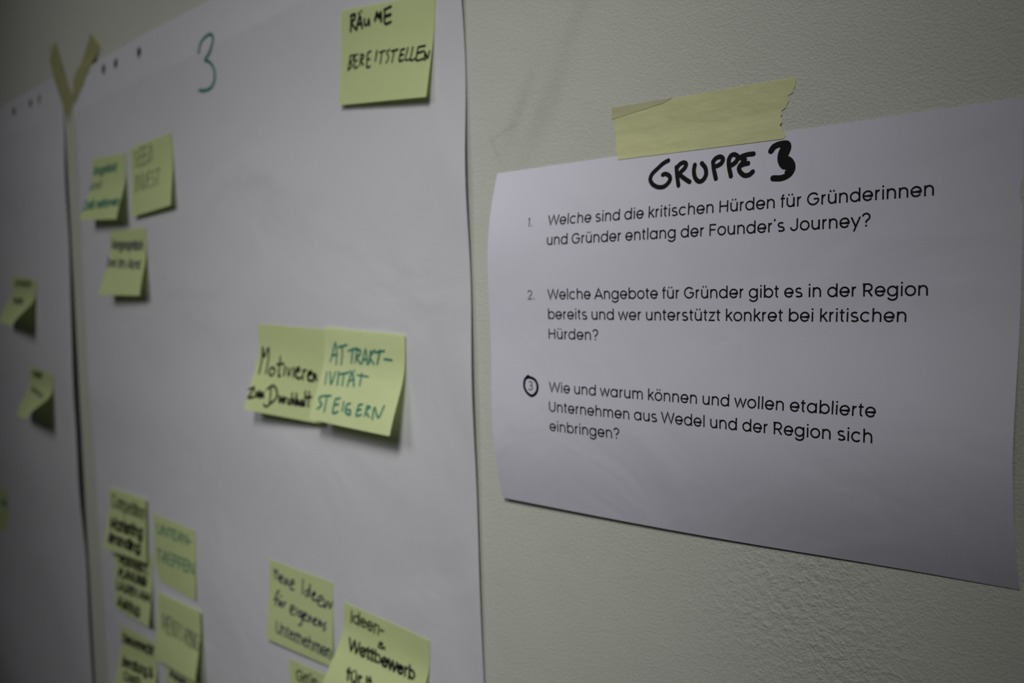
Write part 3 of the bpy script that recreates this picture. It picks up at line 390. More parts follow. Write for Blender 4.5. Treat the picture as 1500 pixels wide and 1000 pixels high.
 'vorgespr': [['navy',1.25,[[[3.64,9.45],[5.05,18.17],[10.32,9.69]],[[16.03,15.91],[15.59,13.12],[13.43,12.41],[11.55,13.55],[10.53,16.25],[11.27,18.4],[13.62,18.14],[15.52,16.62],[15.89,15.38]],[[18.68,12.28],[17.63,19.05]],[[18.02,15.76],[18.05,15.3],[18.37,14.28],[18.64,13.71],[19.17,13.92],[19.45,13.2],[19.73,12.97],[20.56,13.06],[20.88,12.99]],[[27.09,15.79],[26.41,14.13],[24.63,12.84],[22.36,14.36],[21.75,16.17],[22.58,18.69],[24.74,19.3],[26.53,17.61],[27.12,15.75]],[[27.67,12.53],[26.53,19.97],[26.14,20.25],[25.8,21.74],[24.79,21.58],[23.52,21.97],[22.41,21.89],[21.87,21.11],[21.39,20.64]],[[29.16,16.1],[34.41,15.4],[33.43,13.15],[31.26,13.84],[29.61,15.37],[29.15,17.92],[30.59,19.43],[32.54,18.89],[33.44,17.93]],[[39.74,14.02],[38.25,13.67],[36.66,15.22],[37.54,16.55],[39.41,17.21],[39.2,19.14],[37.47,19.8],[36.04,19.16]],[[47.22,17.24],[46.63,14.37],[44.93,13.53],[43.16,14.96],[41.73,17.78],[42.77,19.61],[45.01,19.53],[46.56,18.56],[47.08,17.33]],[[42.6,13.28],[41.4,23.49]],[[49.9,13.52],[48.73,20.72]],[[49.28,17.18],[49.37,16.36],[49.6,16.03],[49.45,15.86],[50.0,15.33],[50.43,15.04],[50.95,14.66],[51.05,14.52],[51.75,14.18]],[[57.44,17.79],[57.24,14.92],[55.54,14.07],[53.29,15.16],[52.7,17.92],[53.44,19.99],[55.55,20.7],[57.18,18.74],[57.48,17.37]],[[58.34,14.41],[57.19,21.04]],[[55.33,11.98],[55.15,11.99]],[[57.3,11.89],[57.24,11.93]],[[64.37,15.74],[63.3,15.21],[61.8,14.81],[60.42,16.02],[59.36,17.87],[59.76,19.63],[60.56,20.66],[62.19,20.71],[63.38,19.65]],[[67.43,11.88],[65.51,21.03]],[[66.31,17.24],[66.69,16.54],[66.97,15.8],[68.12,14.88],[69.03,15.35],[69.72,16.11],[70.49,16.61],[69.61,21.38]]]],['navy',1.25,[[[5.63,33.71],[3.54,31.31],[0.44,29.77],[-1.49,31.52],[-1.08,34.03],[1.28,35.85],[5.13,37.14],[6.05,34.93],[5.57,33.82]],[[-3.78,26.67],[0.27,36.92]],[[7.7,33.76],[14.33,32.71],[11.77,31.42],[8.58,31.17],[7.97,32.93],[8.78,35.1],[11.83,37.2],[14.61,37.37],[14.98,35.82]],[[16.21,30.87],[19.41,38.64]],[[15.76,28.4],[15.93,28.65]],[[23.53,31.44],[26.09,38.79]],[[22.85,29.47],[22.98,29.49]],[[26.22,31.1],[29.48,38.95]],[[27.61,34.94],[27.18,33.73],[27.5,32.97],[28.56,32.32],[29.81,31.88],[31.29,32.93],[32.07,34.2],[33.71,39.0]],[[32.48,35.21],[32.07,34.19],[32.64,33.1],[33.65,32.26],[34.59,32.45],[36.29,33.25],[37.23,34.85],[38.9,39.52]],[[44.45,39.91],[46.18,30.81],[53.23,40.66]],[[44.8,36.64],[50.83,37.77]],[[52.81,33.16],[55.07,40.83]],[[53.77,36.52],[54.1,35.65],[54.1,34.53],[55.02,33.92],[56.29,33.65],[57.6,34.78],[58.39,35.6],[59.76,41.01]],[[58.74,36.66],[58.61,35.87],[59.05,34.83],[59.84,33.85],[60.87,34.0],[62.25,34.73],[62.76,35.9],[64.58,40.74]],[[66.21,32.55],[67.82,39.9],[67.58,39.14],[67.6,39.9],[67.76,40.32],[68.1,40.68],[68.66,40.31],[68.71,40.58],[69.21,40.86],[69.34,40.77]],[[64.9,34.7],[68.28,34.65]]]]],
 'comp': [['black',1.1,[[[14.39,8.63],[13.02,6.59],[10.39,6.59],[7.9,9.12],[6.8,12.63],[6.51,17.16],[8.15,19.06],[10.69,20.41],[13.18,17.25]],[[22.19,15.13],[21.56,11.96],[19.64,10.5],[16.75,12.36],[15.52,16.21],[16.83,19.2],[19.26,19.98],[21.42,17.2],[21.99,15.57]],[[26.45,8.65],[23.92,20.99]],[[24.59,15.08],[24.92,13.84],[26.33,11.48],[27.68,10.4],[29.09,9.83],[29.13,11.81],[29.87,13.43],[28.53,21.5]],[[29.21,14.66],[29.89,13.7],[30.57,11.68],[32.49,10.04],[33.05,10.73],[33.75,12.13],[34.33,13.93],[32.89,21.53]],[[43.13,15.48],[42.92,11.69],[40.77,10.6],[38.1,12.87],[37.25,16.34],[37.75,19.68],[40.02,20.81],[42.77,17.72],[43.15,15.15]],[[38.09,9.98],[35.56,26.43]],[[45.02,16.69],[51.35,14.05],[50.44,11.0],[48.02,11.2],[46.01,14.22],[45.26,17.85],[46.35,21.34],[49.39,19.91],[50.04,19.26]],[[56.55,6.67],[53.62,18.53],[53.94,18.77],[53.51,19.92],[53.53,19.3],[53.66,20.07],[53.86,20.27],[54.13,21.21],[54.27,20.8],[54.4,21.45]],[[54.1,10.46],[57.33,11.29]],[[59.68,10.63],[56.77,22.27]],[[60.11,7.66],[60.07,7.26]],[[63.47,7.93],[60.95,18.77],[61.26,18.87],[61.03,19.47],[60.61,20.66],[60.84,19.96],[61.37,20.26],[61.14,20.92],[61.67,20.95],[61.94,20.63]],[[61.03,11.05],[64.82,10.69]],[[66.95,10.19],[64.52,21.62]],[[67.46,7.07],[67.82,6.84]],[[73.81,16.16],[73.86,12.61],[71.7,11.5],[69.18,13.24],[67.53,17.27],[68.8,20.38],[70.97,21.45],[73.31,18.48],[73.84,16.09]],[[77.33,10.42],[75.08,22.15]],[[76.33,16.3],[76.84,14.58],[77.91,12.18],[78.78,12.28],[80.26,11.45],[81.01,13.18],[81.82,14.42],[80.33,21.82]]]],['black',2.0,[[[9.53,43.06],[7.72,31.59],[13.35,40.73],[16.77,30.85],[18.58,43.08]],[[27.46,38.23],[25.8,35.37],[22.97,33.85],[20.65,35.66],[20.52,39.12],[22.67,42.14],[25.76,42.88],[27.01,39.66],[27.49,38.82]],[[27.36,33.17],[27.75,43.2]],[[30.24,33.79],[31.29,43.45]],[[30.94,38.52],[30.52,37.23],[30.75,36.9],[31.04,36.14],[31.23,35.99],[31.78,34.48],[32.43,34.39],[32.62,34.45],[33.39,34.01]],[[35.51,30.41],[36.26,43.04]],[[40.99,33.47],[35.98,38.62]],[[37.6,37.35],[41.36,43.07]],[[42.92,38.19],[49.33,36.61],[47.47,34.08],[44.6,34.62],[42.97,36.75],[43.12,40.27],[45.38,42.48],[48.18,41.21],[49.17,40.01]],[[53.18,30.46],[52.96,40.89],[53.21,39.95],[52.78,41.05],[53.35,41.36],[53.2,42.07],[53.34,41.71],[54.2,41.5],[54.2,42.64],[54.46,41.84]],[[51.74,33.81],[55.28,33.87]],[[57.83,33.04],[57.24,42.31]],[[58.23,30.95],[57.92,30.2]],[[61.1,32.64],[60.6,42.51]],[[61.01,37.74],[60.92,36.54],[62.04,34.5],[63.06,33.37],[64.66,34.02],[65.93,34.11],[66.56,36.03],[66.31,42.13]],[[76.25,37.68],[75.52,34.02],[73.03,33.36],[70.06,35.39],[69.37,38.57],[70.27,41.19],[73.5,41.39],[75.87,38.9],[76.17,37.29]],[[76.75,33.16],[75.37,42.73],[75.33,43.64],[74.19,44.84],[72.73,45.69],[71.72,46.08],[70.2,45.8],[69.29,44.74],[68.54,44.25]]]],['black',2.0,[[[9.25,57.42],[11.48,47.85],[12.09,48.51],[13.35,49.31],[14.35,50.64],[13.93,51.8],[12.7,52.38],[8.99,52.31]],[[11.75,52.63],[12.15,52.05],[13.41,52.26],[14.19,52.67],[14.9,53.16],[14.9,53.76],[15.25,54.56],[15.27,55.56],[14.84,56.2],[14.32,56.99],[13.89,56.74],[13.22,56.96],[9.37,56.87]],[[17.83,49.7],[18.8,57.99]],[[18.29,53.5],[18.3,53.15],[18.58,52.6],[18.45,51.94],[18.83,51.65],[19.2,51.12],[19.58,50.55],[20.72,50.58],[21.12,50.03]],[[30.22,54.23],[29.34,51.05],[26.45,50.74],[23.86,51.5],[23.78,54.3],[25.17,56.55],[28.12,57.0],[30.0,54.91],[30.54,53.73]],[[30.14,49.89],[30.75,57.77]],[[33.67,49.82],[33.95,58.06]],[[33.72,53.39],[33.76,52.84],[34.41,51.21],[35.99,50.58],[37.16,50.68],[38.68,51.73],[39.23,52.22],[39.44,58.12]],[[49.39,54.01],[48.16,51.53],[45.59,50.32],[42.87,52.15],[42.59,54.35],[44.24,57.08],[47.13,57.56],[48.9,55.5],[49.79,53.89]],[[49.58,47.17],[49.67,58.26]],[[53.19,50.27],[52.64,58.26]],[[53.01,48.17],[52.92,48.12]],[[56.3,49.94],[56.14,58.54]],[[56.53,54.01],[56.51,52.73],[57.22,51.68],[58.6,51.08],[60.36,51.11],[61.58,51.77],[61.91,52.91],[61.38,58.47]],[[71.72,54.29],[71.25,51.19],[68.05,50.69],[65.5,51.87],[64.78,54.58],[66.28,57.58],[68.7,57.79],[71.52,55.98],[71.78,54.35]],[[72.31,49.97],[71.23,58.11],[71.12,59.0],[70.15,59.92],[68.85,60.82],[67.62,60.76],[66.42,61.14],[64.96,60.12],[64.76,59.17]]]]],
 'veranst': [['black',2.1,[[[11.79,10.52],[14.28,20.39],[21.04,11.13]],[[29.77,11.51],[23.4,11.36],[21.28,20.29],[27.16,20.83]],[[22.61,16.0],[27.79,15.69]],[[29.94,21.46],[35.5,11.6],[36.17,11.73],[37.1,12.7],[37.45,13.96],[37.76,15.1],[36.82,16.2],[35.3,16.49],[30.9,17.2]],[[34.27,16.79],[36.33,21.55]],[[38.98,21.21],[45.63,11.51],[48.5,21.01]],[[40.95,18.53],[47.7,18.59]],[[50.85,21.67],[53.22,11.89],[58.57,21.35],[60.64,11.37]],[[68.86,13.07],[65.89,12.26],[63.47,14.54],[64.63,16.48],[68.39,17.14],[67.45,20.02],[64.75,20.75],[62.25,19.54]],[[73.91,21.37],[75.41,12.13]],[[71.97,12.36],[79.04,12.47]],[[79.58,20.68],[79.35,20.75]]]],['black',2.1,[[[9.26,37.11],[13.75,27.53],[14.79,27.74],[15.87,27.83],[16.38,28.68],[15.7,30.54],[15.16,31.72],[13.6,32.47],[9.86,32.12]],[[19.94,26.82],[18.81,35.88],[23.75,35.78]],[[24.89,36.58],[30.88,26.61],[34.71,35.57]],[[26.96,33.28],[33.51,32.61]],[[37.01,35.48],[37.57,26.66],[44.13,34.99],[45.26,25.9]],[[48.27,26.01],[48.05,32.17],[47.76,33.46],[48.73,33.84],[49.89,34.86],[51.19,35.23],[52.83,34.8],[53.56,34.11],[54.72,33.03],[55.09,31.77],[55.29,26.19]],[[58.26,34.91],[58.55,26.19],[65.11,34.75],[65.9,25.24]],[[76.13,27.6],[72.93,25.62],[70.05,27.24],[68.03,29.93],[69.32,33.29],[71.88,33.93],[75.38,32.97],[76.93,29.88]],[[76.86,30.14],[72.49,30.47]]]],['black',1.8,[[[6.93,41.59],[5.96,50.25],[12.2,49.9]],[[13.3,50.37],[19.4,41.61],[24.53,50.39]],[[15.78,47.78],[23.21,47.08]],[[27.25,49.29],[31.37,41.47],[33.69,42.28],[35.96,44.08],[35.91,46.28],[34.45,47.93],[31.74,49.38],[27.54,49.24]],[[46.35,41.6],[40.27,41.15],[39.99,49.11],[46.29,49.17]],[[39.72,45.17],[45.52,44.83]],[[49.42,49.64],[49.46,40.83],[57.72,48.78],[57.44,40.59]],[[64.14,48.8],[68.57,40.67],[74.26,48.54]],[[65.63,46.14],[72.68,46.04]],[[76.83,48.39],[76.75,40.04],[81.91,46.26],[86.13,40.33],[86.63,48.38]]]],['black',2.1,[[[8.59,67.83],[16.27,58.47],[20.75,67.93]],[[11.15,65.34],[18.59,65.14]],[[23.6,68.32],[28.46,59.04],[29.73,58.65],[30.72,59.38],[30.88,60.73],[30.81,62.48],[29.23,62.89],[24.45,63.27]],[[28.14,62.73],[28.65,63.15],[29.25,62.76],[30.41,63.05],[30.78,63.71],[31.68,64.25],[31.1,65.41],[30.92,65.78],[30.65,66.24],[29.88,66.9],[29.27,67.69],[28.09,67.22],[23.52,67.73]],[[43.01,58.83],[35.9,58.89],[35.4,67.51],[42.29,67.41]],[[36.11,63.25],[42.12,62.8]],[[45.54,68.25],[45.76,58.48],[54.2,67.8],[54.55,58.59]],[[58.56,67.73],[61.78,58.91],[65.33,60.46],[67.01,61.77],[67.16,64.06],[66.05,66.24],[62.82,67.71],[58.19,67.86]]]]],
 'treffen': [['teal',1.15,[[[8.92,9.17],[8.41,15.72],[8.77,16.76],[9.61,17.87],[10.8,18.74],[12.82,18.85],[14.58,18.11],[16.27,17.16],[16.79,16.63],[17.68,14.99],[17.86,8.81]],[[21.54,18.44],[21.96,9.09],[29.81,17.68],[30.88,8.29]],[[37.17,17.97],[38.08,8.48]],[[33.67,9.08],[42.12,8.64]],[[51.95,8.6],[45.06,8.41],[43.82,17.49],[50.99,17.02]],[[44.46,12.74],[50.35,12.35]],[[53.67,17.37],[57.96,7.88],[59.29,8.17],[59.98,9.13],[60.66,10.26],[60.93,11.13],[59.81,11.95],[58.75,12.73],[54.24,13.07]],[[57.66,12.71],[60.54,17.01]],[[64.49,17.05],[65.27,7.8],[72.09,16.72],[72.91,7.09]],[[75.02,12.9],[79.56,12.83]]]],['teal',1.15,[[[10.45,47.15],[12.03,35.66]],[[6.72,35.4],[16.99,35.8]],[[18.32,47.23],[24.46,35.31],[25.52,35.33],[27.2,35.82],[27.77,37.7],[27.62,38.8],[26.71,40.03],[25.32,41.27],[19.02,41.41]],[[23.99,41.49],[27.57,46.64]],[[41.45,33.95],[33.54,34.17],[31.62,45.49],[40.0,44.76]],[[32.44,40.27],[39.72,39.94]],[[43.06,46.07],[44.26,34.19],[51.6,33.89]],[[43.69,39.47],[50.95,38.63]],[[54.13,45.24],[54.65,33.88],[62.14,33.27]],[[54.28,39.23],[61.02,38.66]],[[72.82,33.16],[65.33,33.19],[64.1,44.15],[71.93,43.26]],[[64.66,38.86],[71.52,38.0]],[[74.33,44.1],[75.43,32.96],[83.24,43.55],[84.23,32.55]]]]],
 'mentor': [['grey',0.8,[[[11.54,36.95],[9.57,19.44],[14.82,33.48],[18.24,19.79],[20.15,37.85]],[[26.32,20.68],[20.88,21.51],[23.2,36.61],[28.12,36.91]],[[21.87,29.0],[26.29,28.71]],[[30.79,37.62],[28.32,20.63],[36.85,37.86],[34.8,20.51]],[[42.06,37.63],[39.93,22.55]],[[36.6,21.53],[43.51,22.54]],[[53.24,30.76],[51.31,24.41],[47.67,22.25],[45.5,26.61],[46.12,32.83],[49.88,37.16],[52.55,35.15],[53.43,29.81]],[[57.68,38.2],[57.79,23.3],[58.69,22.93],[59.59,23.44],[60.57,26.69],[60.86,29.03],[60.38,30.44],[59.48,30.63],[55.96,30.95]],[[58.44,31.17],[62.68,38.5]],[[63.12,22.66],[65.83,39.08]],[[68.52,39.15],[66.19,22.65],[74.42,38.93],[71.97,22.41]],[[81.21,27.24],[78.72,23.61],[75.76,25.51],[75.05,30.64],[77.23,36.04],[80.38,38.42],[82.61,36.08],[82.97,30.89]],[[82.9,31.77],[79.16,30.78]]]]],
 'steuer': [['black',1.8,[[[10.35,10.39],[8.01,9.82],[5.54,11.77],[6.73,14.15],[9.42,15.6],[8.78,17.85],[6.21,19.37],[4.55,18.15]],[[14.55,9.56],[13.14,17.13],[13.08,17.09],[12.52,17.71],[12.79,18.21],[13.21,18.27],[13.03,18.12],[13.27,18.18],[13.68,18.58],[13.92,18.64]],[[12.32,12.21],[16.34,11.85]],[[17.03,15.55],[24.27,13.0],[22.85,11.16],[20.0,11.43],[17.19,13.96],[17.04,17.03],[18.96,18.02],[21.32,17.88],[22.57,16.78]],[[27.92,10.38],[25.89,15.38],[26.45,15.82],[26.71,17.26],[27.75,17.52],[28.74,17.57],[30.17,16.9],[30.86,16.23],[31.76,14.23],[33.06,9.84]],[[33.01,10.29],[30.79,17.83]],[[34.83,14.17],[41.67,11.99],[40.66,9.78],[37.71,10.01],[35.5,12.61],[34.86,15.53],[36.18,17.36],[39.18,16.79],[40.07,15.18]],[[45.42,9.12],[43.11,17.61]],[[43.94,13.14],[44.13,12.82],[44.27,12.04],[45.32,10.81],[45.57,10.72],[45.96,9.83],[46.63,9.65],[46.8,9.88],[48.01,9.2]],[[50.55,8.68],[48.02,16.8]],[[49.34,12.75],[49.28,12.37],[49.63,11.96],[50.22,10.51],[50.22,10.31],[51.18,9.58],[51.57,9.74],[52.23,8.87],[52.88,9.47]],[[53.28,13.14],[59.89,10.98],[58.89,8.68],[56.43,9.53],[54.09,11.57],[53.47,14.47],[54.85,16.11],[57.72,15.03],[58.85,14.55]],[[68.46,8.98],[67.19,8.07],[64.8,8.63],[63.08,9.75],[62.0,11.83],[62.04,13.8],[63.06,15.56],[64.98,15.34],[67.12,14.18]],[[72.4,4.62],[69.59,15.78]],[[70.66,11.07],[71.2,9.69],[71.91,8.62],[73.31,7.93],[74.4,7.65],[75.68,8.7],[75.77,9.41],[74.1,15.52]],[[80.27,4.84],[78.38,13.11],[78.24,13.34],[78.3,13.31],[78.24,13.68],[78.23,14.11],[78.25,14.16],[78.63,14.08],[79.2,14.12],[79.2,14.54]],[[78.23,7.68],[81.82,7.09]]]],['black',1.8,[[[10.17,43.79],[10.37,33.87],[11.33,34.68],[12.73,35.18],[13.5,36.45],[13.37,37.59],[12.19,37.91],[8.64,38.25]],[[11.71,38.8],[12.05,38.26],[12.56,38.69],[13.52,38.64],[14.16,38.95],[14.69,39.71],[14.81,40.36],[14.54,40.78],[14.44,41.55],[14.44,42.16],[13.38,42.41],[13.12,43.09],[9.45,43.03]],[[16.79,39.17],[23.24,37.64],[20.86,35.81],[18.55,36.34],[16.85,38.21],[17.76,40.73],[20.52,42.24],[23.07,41.55],[23.32,40.22]],[[25.54,34.9],[27.33,41.82]],[[26.66,38.27],[26.34,38.25],[26.58,37.59],[26.43,36.9],[26.51,36.4],[26.82,36.23],[27.31,35.24],[27.98,35.48],[28.58,35.47]],[[37.57,37.36],[36.33,35.32],[33.56,34.68],[31.27,36.15],[31.57,38.61],[33.42,40.61],[36.33,40.95],[37.83,38.68],[37.67,37.26]],[[36.72,33.95],[38.82,41.34]],[[40.24,31.62],[41.89,39.39],[41.49,38.72],[41.96,39.69],[42.05,39.88],[42.69,40.16],[42.66,40.45],[43.08,40.48],[43.23,40.13],[43.86,40.01]],[[38.93,34.38],[43.13,34.33]],[[44.73,33.29],[45.58,37.27],[46.36,38.62],[47.09,39.68],[48.31,40.24],[49.68,40.05],[50.62,39.06],[50.67,38.24],[51.06,37.4],[50.23,33.23]],[[50.5,33.23],[51.75,39.75]],[[53.58,32.79],[54.88,40.18]],[[53.74,35.64],[54.07,35.41],[54.21,33.67],[55.15,32.76],[56.93,32.83],[57.85,33.21],[58.86,34.88],[59.84,39.76]],[[68.08,35.18],[66.61,32.61],[64.3,32.48],[61.87,33.44],[62.03,36.42],[63.93,38.55],[66.25,38.76],[67.84,36.74],[67.85,34.83]],[[67.29,31.47],[68.87,38.77],[68.64,39.63],[67.83,40.38],[67.32,41.07],[66.36,41.88],[64.67,41.73],[63.6,40.63],[63.07,40.24]],[[80.18,37.75],[74.05,30.98],[74.94,29.31],[76.6,29.27],[76.71,31.32],[74.14,35.25],[74.14,36.71],[76.38,38.2],[78.4,37.32],[79.34,34.12]]]],['black',1.5,[[[24.43,48.19],[22.25,47.86],[19.74,48.0],[18.41,49.79],[18.18,51.79],[19.61,53.85],[21.87,55.34],[24.5,54.97],[25.93,53.42]],[[34.02,51.48],[32.45,49.02],[29.84,48.5],[28.34,50.06],[28.48,52.42],[30.35,53.98],[32.83,54.41],[34.05,52.2],[34.05,51.19]],[[41.98,50.6],[40.08,48.47],[37.94,48.03],[35.88,49.51],[36.03,51.74],[38.19,53.08],[40.62,53.42],[41.89,51.73],[41.97,50.33]],[[40.85,47.38],[43.02,53.47]],[[48.99,47.88],[46.96,46.67],[45.29,46.93],[44.02,48.13],[44.07,50.22],[44.98,51.52],[46.96,52.29],[48.77,52.24],[49.83,51.21]],[[50.56,43.84],[53.27,52.69]],[[51.87,49.36],[51.83,48.46],[52.21,46.78],[52.89,46.71],[54.24,46.53],[55.33,46.58],[56.17,47.88],[57.84,52.19]]]]],
 'klein': [['navy',1.6,[[[7.77,13.34],[11.57,6.79],[12.26,7.07],[13.06,7.51],[13.45,8.33],[13.55,9.19],[12.71,9.9],[11.84,10.8],[8.34,10.32]],[[11.0,10.66],[12.8,13.35]],[[20.96,10.94],[20.71,9.54],[18.43,8.81],[16.35,9.69],[15.71,11.23],[16.43,12.81],[18.45,13.52],[20.81,11.87],[21.36,10.81]],[[21.92,8.58],[20.8,13.5]],[[24.2,8.49],[23.53,11.72],[23.8,12.27],[24.46,13.27],[25.16,13.16],[26.23,13.45],[26.96,13.04],[27.73,12.37],[28.29,11.68],[29.01,8.66]],[[29.0,8.41],[27.69,14.08]],[[31.6,8.71],[30.61,14.11]],[[30.95,11.31],[31.22,10.53],[31.99,9.42],[32.83,8.82],[34.17,8.96],[34.85,9.61],[35.11,10.58],[34.34,14.16]],[[34.98,11.25],[35.53,10.35],[36.01,9.97],[36.89,9.19],[38.12,9.29],[38.94,9.53],[39.04,10.69],[38.6,14.26]]]]],
 'links_oben': [['black',1.3,[[[10.72,5.81],[10.07,11.12],[10.28,11.84],[10.48,12.48],[11.86,13.39],[13.57,13.27],[14.97,12.89],[16.89,12.28],[17.9,11.26],[18.36,10.5],[18.92,5.51]],[[21.35,12.73],[22.92,5.55],[30.11,12.19],[31.01,4.81]],[[40.69,5.27],[37.37,4.6],[34.64,6.14],[36.11,8.1],[40.63,8.69],[40.24,10.25],[36.75,11.44],[34.35,10.77]],[[51.77,3.25],[45.15,4.25],[44.26,10.61],[51.13,10.3]],[[44.8,7.44],[50.97,6.88]],[[53.46,10.74],[58.23,2.85],[59.83,2.76],[60.55,3.62],[61.73,4.24],[61.05,5.15],[60.49,6.07],[58.95,6.86],[54.28,7.2]],[[58.07,6.91],[61.06,9.58]]]],['grey',1.3,[[[21.8,35.56],[13.3,28.95]],[[9.88,29.0],[17.16,29.12]],[[26.88,35.15],[21.2,28.39],[22.57,28.73],[23.75,28.92],[25.74,30.09],[26.65,30.86],[26.32,31.45],[26.02,31.73],[22.32,32.06]],[[24.85,31.86],[32.42,34.88]],[[31.96,28.45],[26.51,28.36],[34.55,34.22],[40.32,34.2]],[[30.68,31.45],[35.26,31.21]],[[43.2,34.5],[33.92,28.07],[39.0,28.1]],[[37.36,30.82],[41.89,30.8]],[[49.85,33.95],[41.56,27.98],[46.28,27.75]],[[44.48,30.35],[49.24,30.35]]]]],
 'links_mitte': [['black',1.6,[[[13.0,4.68],[14.6,12.5],[20.44,4.29],[22.62,11.79],[28.73,3.95]],[[31.67,3.55],[28.87,11.25]],[[33.11,11.5],[39.23,3.27],[40.16,3.36],[41.38,4.23],[41.99,4.65],[41.18,5.74],[40.24,6.66],[39.0,7.36],[33.8,7.9]],[[37.68,7.39],[40.8,10.48]]]],['grey',1.3,[[[19.65,26.08],[15.49,25.27],[13.15,26.0],[16.72,27.49],[22.19,28.3],[23.88,29.84],[20.15,30.09],[15.87,28.88]],[[24.35,25.37],[30.08,30.81]],[[35.86,31.34],[29.76,26.22],[46.51,32.02],[39.45,27.11]],[[52.16,32.38],[48.53,27.93],[53.52,28.83],[56.81,29.97],[59.65,31.38],[59.55,32.26],[58.29,32.9],[52.1,32.52]]]]],
 'links_unten': [['teal',1.3,[[[62.0,24.18],[68.28,16.23],[70.9,16.91],[72.44,18.19],[71.65,20.84],[69.57,22.93],[66.96,24.07],[62.06,24.13]],[[73.53,24.52],[81.67,15.74],[84.66,24.23]],[[76.17,21.96],[83.77,21.87]]]]]}}

# ------------------------------------------------------------------ the setting
tag(box('wall_back', -3.2, 2.2, 0, .12, 0, 2.75, M['wall']), 'pale greenish white painted plaster wall behind the papers', kind='structure')
tag(box('floor', -3.2, 2.2, -3.0, .12, -.1, 0, M['floor']), 'grey floor in front of the wall', kind='structure')
tag(box('baseboard_back', -3.2, 2.2, -.015, 0, 0, .07, M['skirting']), 'low white skirting along the wall', kind='structure')

# ------------------------------------------------------------------ flipchart sheets
def chart(name, C, ch, label, holes):
    xs = set(np.linspace(C['x0'], C['x1'], 96).round(5)); zs = set(np.linspace(0, C['h'], 120).round(5))
    zs |= set(np.linspace(0, .07, 22).round(5))
    cuts = []
    for hx, hz in holes:                       # punched holes: fine lines around each, cells inside removed
        f = (hx-C['x0'])/(C['x1']-C['x0']); dz = (C['zt0']*(1-f)+C['zt1']*f)-hz; cuts.append((hx, dz))
        xs = {x for x in xs if abs(x-hx) > .006} | {round(hx+k*.0011, 5) for k in range(-5, 6)}
        zs = {z for z in zs if abs(z-dz) > .0075} | {round(dz+k*.0013, 5) for k in range(-5, 6)}
    xs, zs = sorted(xs), sorted(zs)
    us = [(x-C['x0'])/(C['x1']-C['x0']) for x in xs]
    def fn(U, V):
        x = C['x0']+U*(C['x1']-C['x0']); z = C['zt0']*(1-U)+C['zt1']*U-V
        return np.stack([x, -chart_off(ch, x, z), z], -1)
    def drop(i, j):
        x = (xs[i]+xs[i+1])/2; z = (zs[j]+zs[j+1])/2
        return any(((x-hx)/.0040)**2+((z-dz)/.0052)**2 < 1 for hx, dz in cuts)
    o = grid_sheet(name, us, zs, fn, M['chart'], .00016, drop=drop)
    return tag(o, label, 'flipchart sheet')
right = chart('flipchart_sheet', RCH, 'R', 'large white flipchart sheet with a teal handwritten 3, left of the printed page', [(-.446, 1.7325), (-.4985, 1.7325), (-.528, 1.732)])
left = chart('flipchart_sheet', LCH, 'L', 'white flipchart sheet cut off by the left edge of the photo', [(-.783, 1.7285), (-.732, 1.7305), (-.706, 1.731)])
fc = lambda x, z: np.stack([x, -chart_off('R', x, z), z], -1)
tag(ribbons('handwritten_number', DATA['three'], .0029, fc, M['teal'], right, lift=.0003), 'teal handwritten 3')

# ------------------------------------------------------------------ printed page
fa = lambda U, V: a4_point(U/AW, V/AH)
page = grid_sheet('printed_page', np.linspace(0, 1, 61), np.linspace(0, 1, 61), a4_point, M['sheet'], .00012)
tag(page, 'white landscape printed page headed GRUPPE 3 with three numbered questions', 'paper sheet')
for text, x, y, em in DATA['lines']:
    st, a, b = layout(text)
    ex, em = em, .00868          # letter height is the same in every line, spacing follows the line
    st = [[(x+(px-a+.039)*ex, y-py*em) for px, py in s] for s in st]
    ribbons('printed_line', st, .097*em, fa, M['print'], page, dot=.056*em, round_ends=False, smooth=False, step=.004, lift=.00012)
for text, x, y in DATA['nums']:
    st, a, b = layout(text); em = .0080
    st = [[(x+(px-a+.039)*em, y-py*em) for px, py in s] for s in st]
    ribbons('list_number', st, .085*em, fa, M['number'], page, dot=.048*em, round_ends=False, smooth=False, step=.004, lift=.00012)
mm = lambda g: [[(a/1000, b/1000) for a, b in s] for s in g]
tag(ribbons('handwritten_title', mm(DATA['gruppe']), .00245, fa, M['black'], page, lift=.00025), 'black marker word GRUPPE')
tag(ribbons('handwritten_number', mm(DATA['drei']), .0030, fa, M['black'], page, lift=.00025), 'thick black marker 3')
tag(ribbons('marker_ring', mm(DATA['ring']), .0017, fa, M['black'], page, lift=.00025), 'black marker ring around the 3')

# ------------------------------------------------------------------ masking tape
def tape(name, quad, off, mat, label, jag=.0, seed=1, nu=44, nv=14, thick=.00006, parent=None, cat='tape', warp=None):
    """a torn strip: quad is top-left, top-right, bottom-right, bottom-left on the wall (x, z)"""
    rnd = random.Random(seed); tl, tr, br, bl = [np.array(q, float) for q in quad]
    js = [rnd.uniform(-jag, jag) for _ in range(nv)]; jl = [rnd.uniform(-jag, jag)*.35 for _ in range(nv)]
    L = np.linalg.norm(tr-tl)
    def fn(U, V):
        J = np.interp(V, np.linspace(0, 1, nv), js)/L; K = np.interp(V, np.linspace(0, 1, nv), jl)/L
        if warp is not None: J = J+warp(V)/L
        S = U*(1+J)-K*(1-U)
        P = (tl*(1-S)[..., None]+tr*S[..., None])*(1-V)[..., None]+(bl*(1-S)[..., None]+br*S[..., None])*V[..., None]
        x, z = P[..., 0], P[..., 1]
        return np.stack([x, -off(x, z), z], -1)
    o = grid_sheet(name, np.linspace(0, 1, nu), np.linspace(0, 1, nv), fn, mat, thick, parent)
    if parent is None: tag(o, label, cat)
    elif label: tag(o, label)
    return o
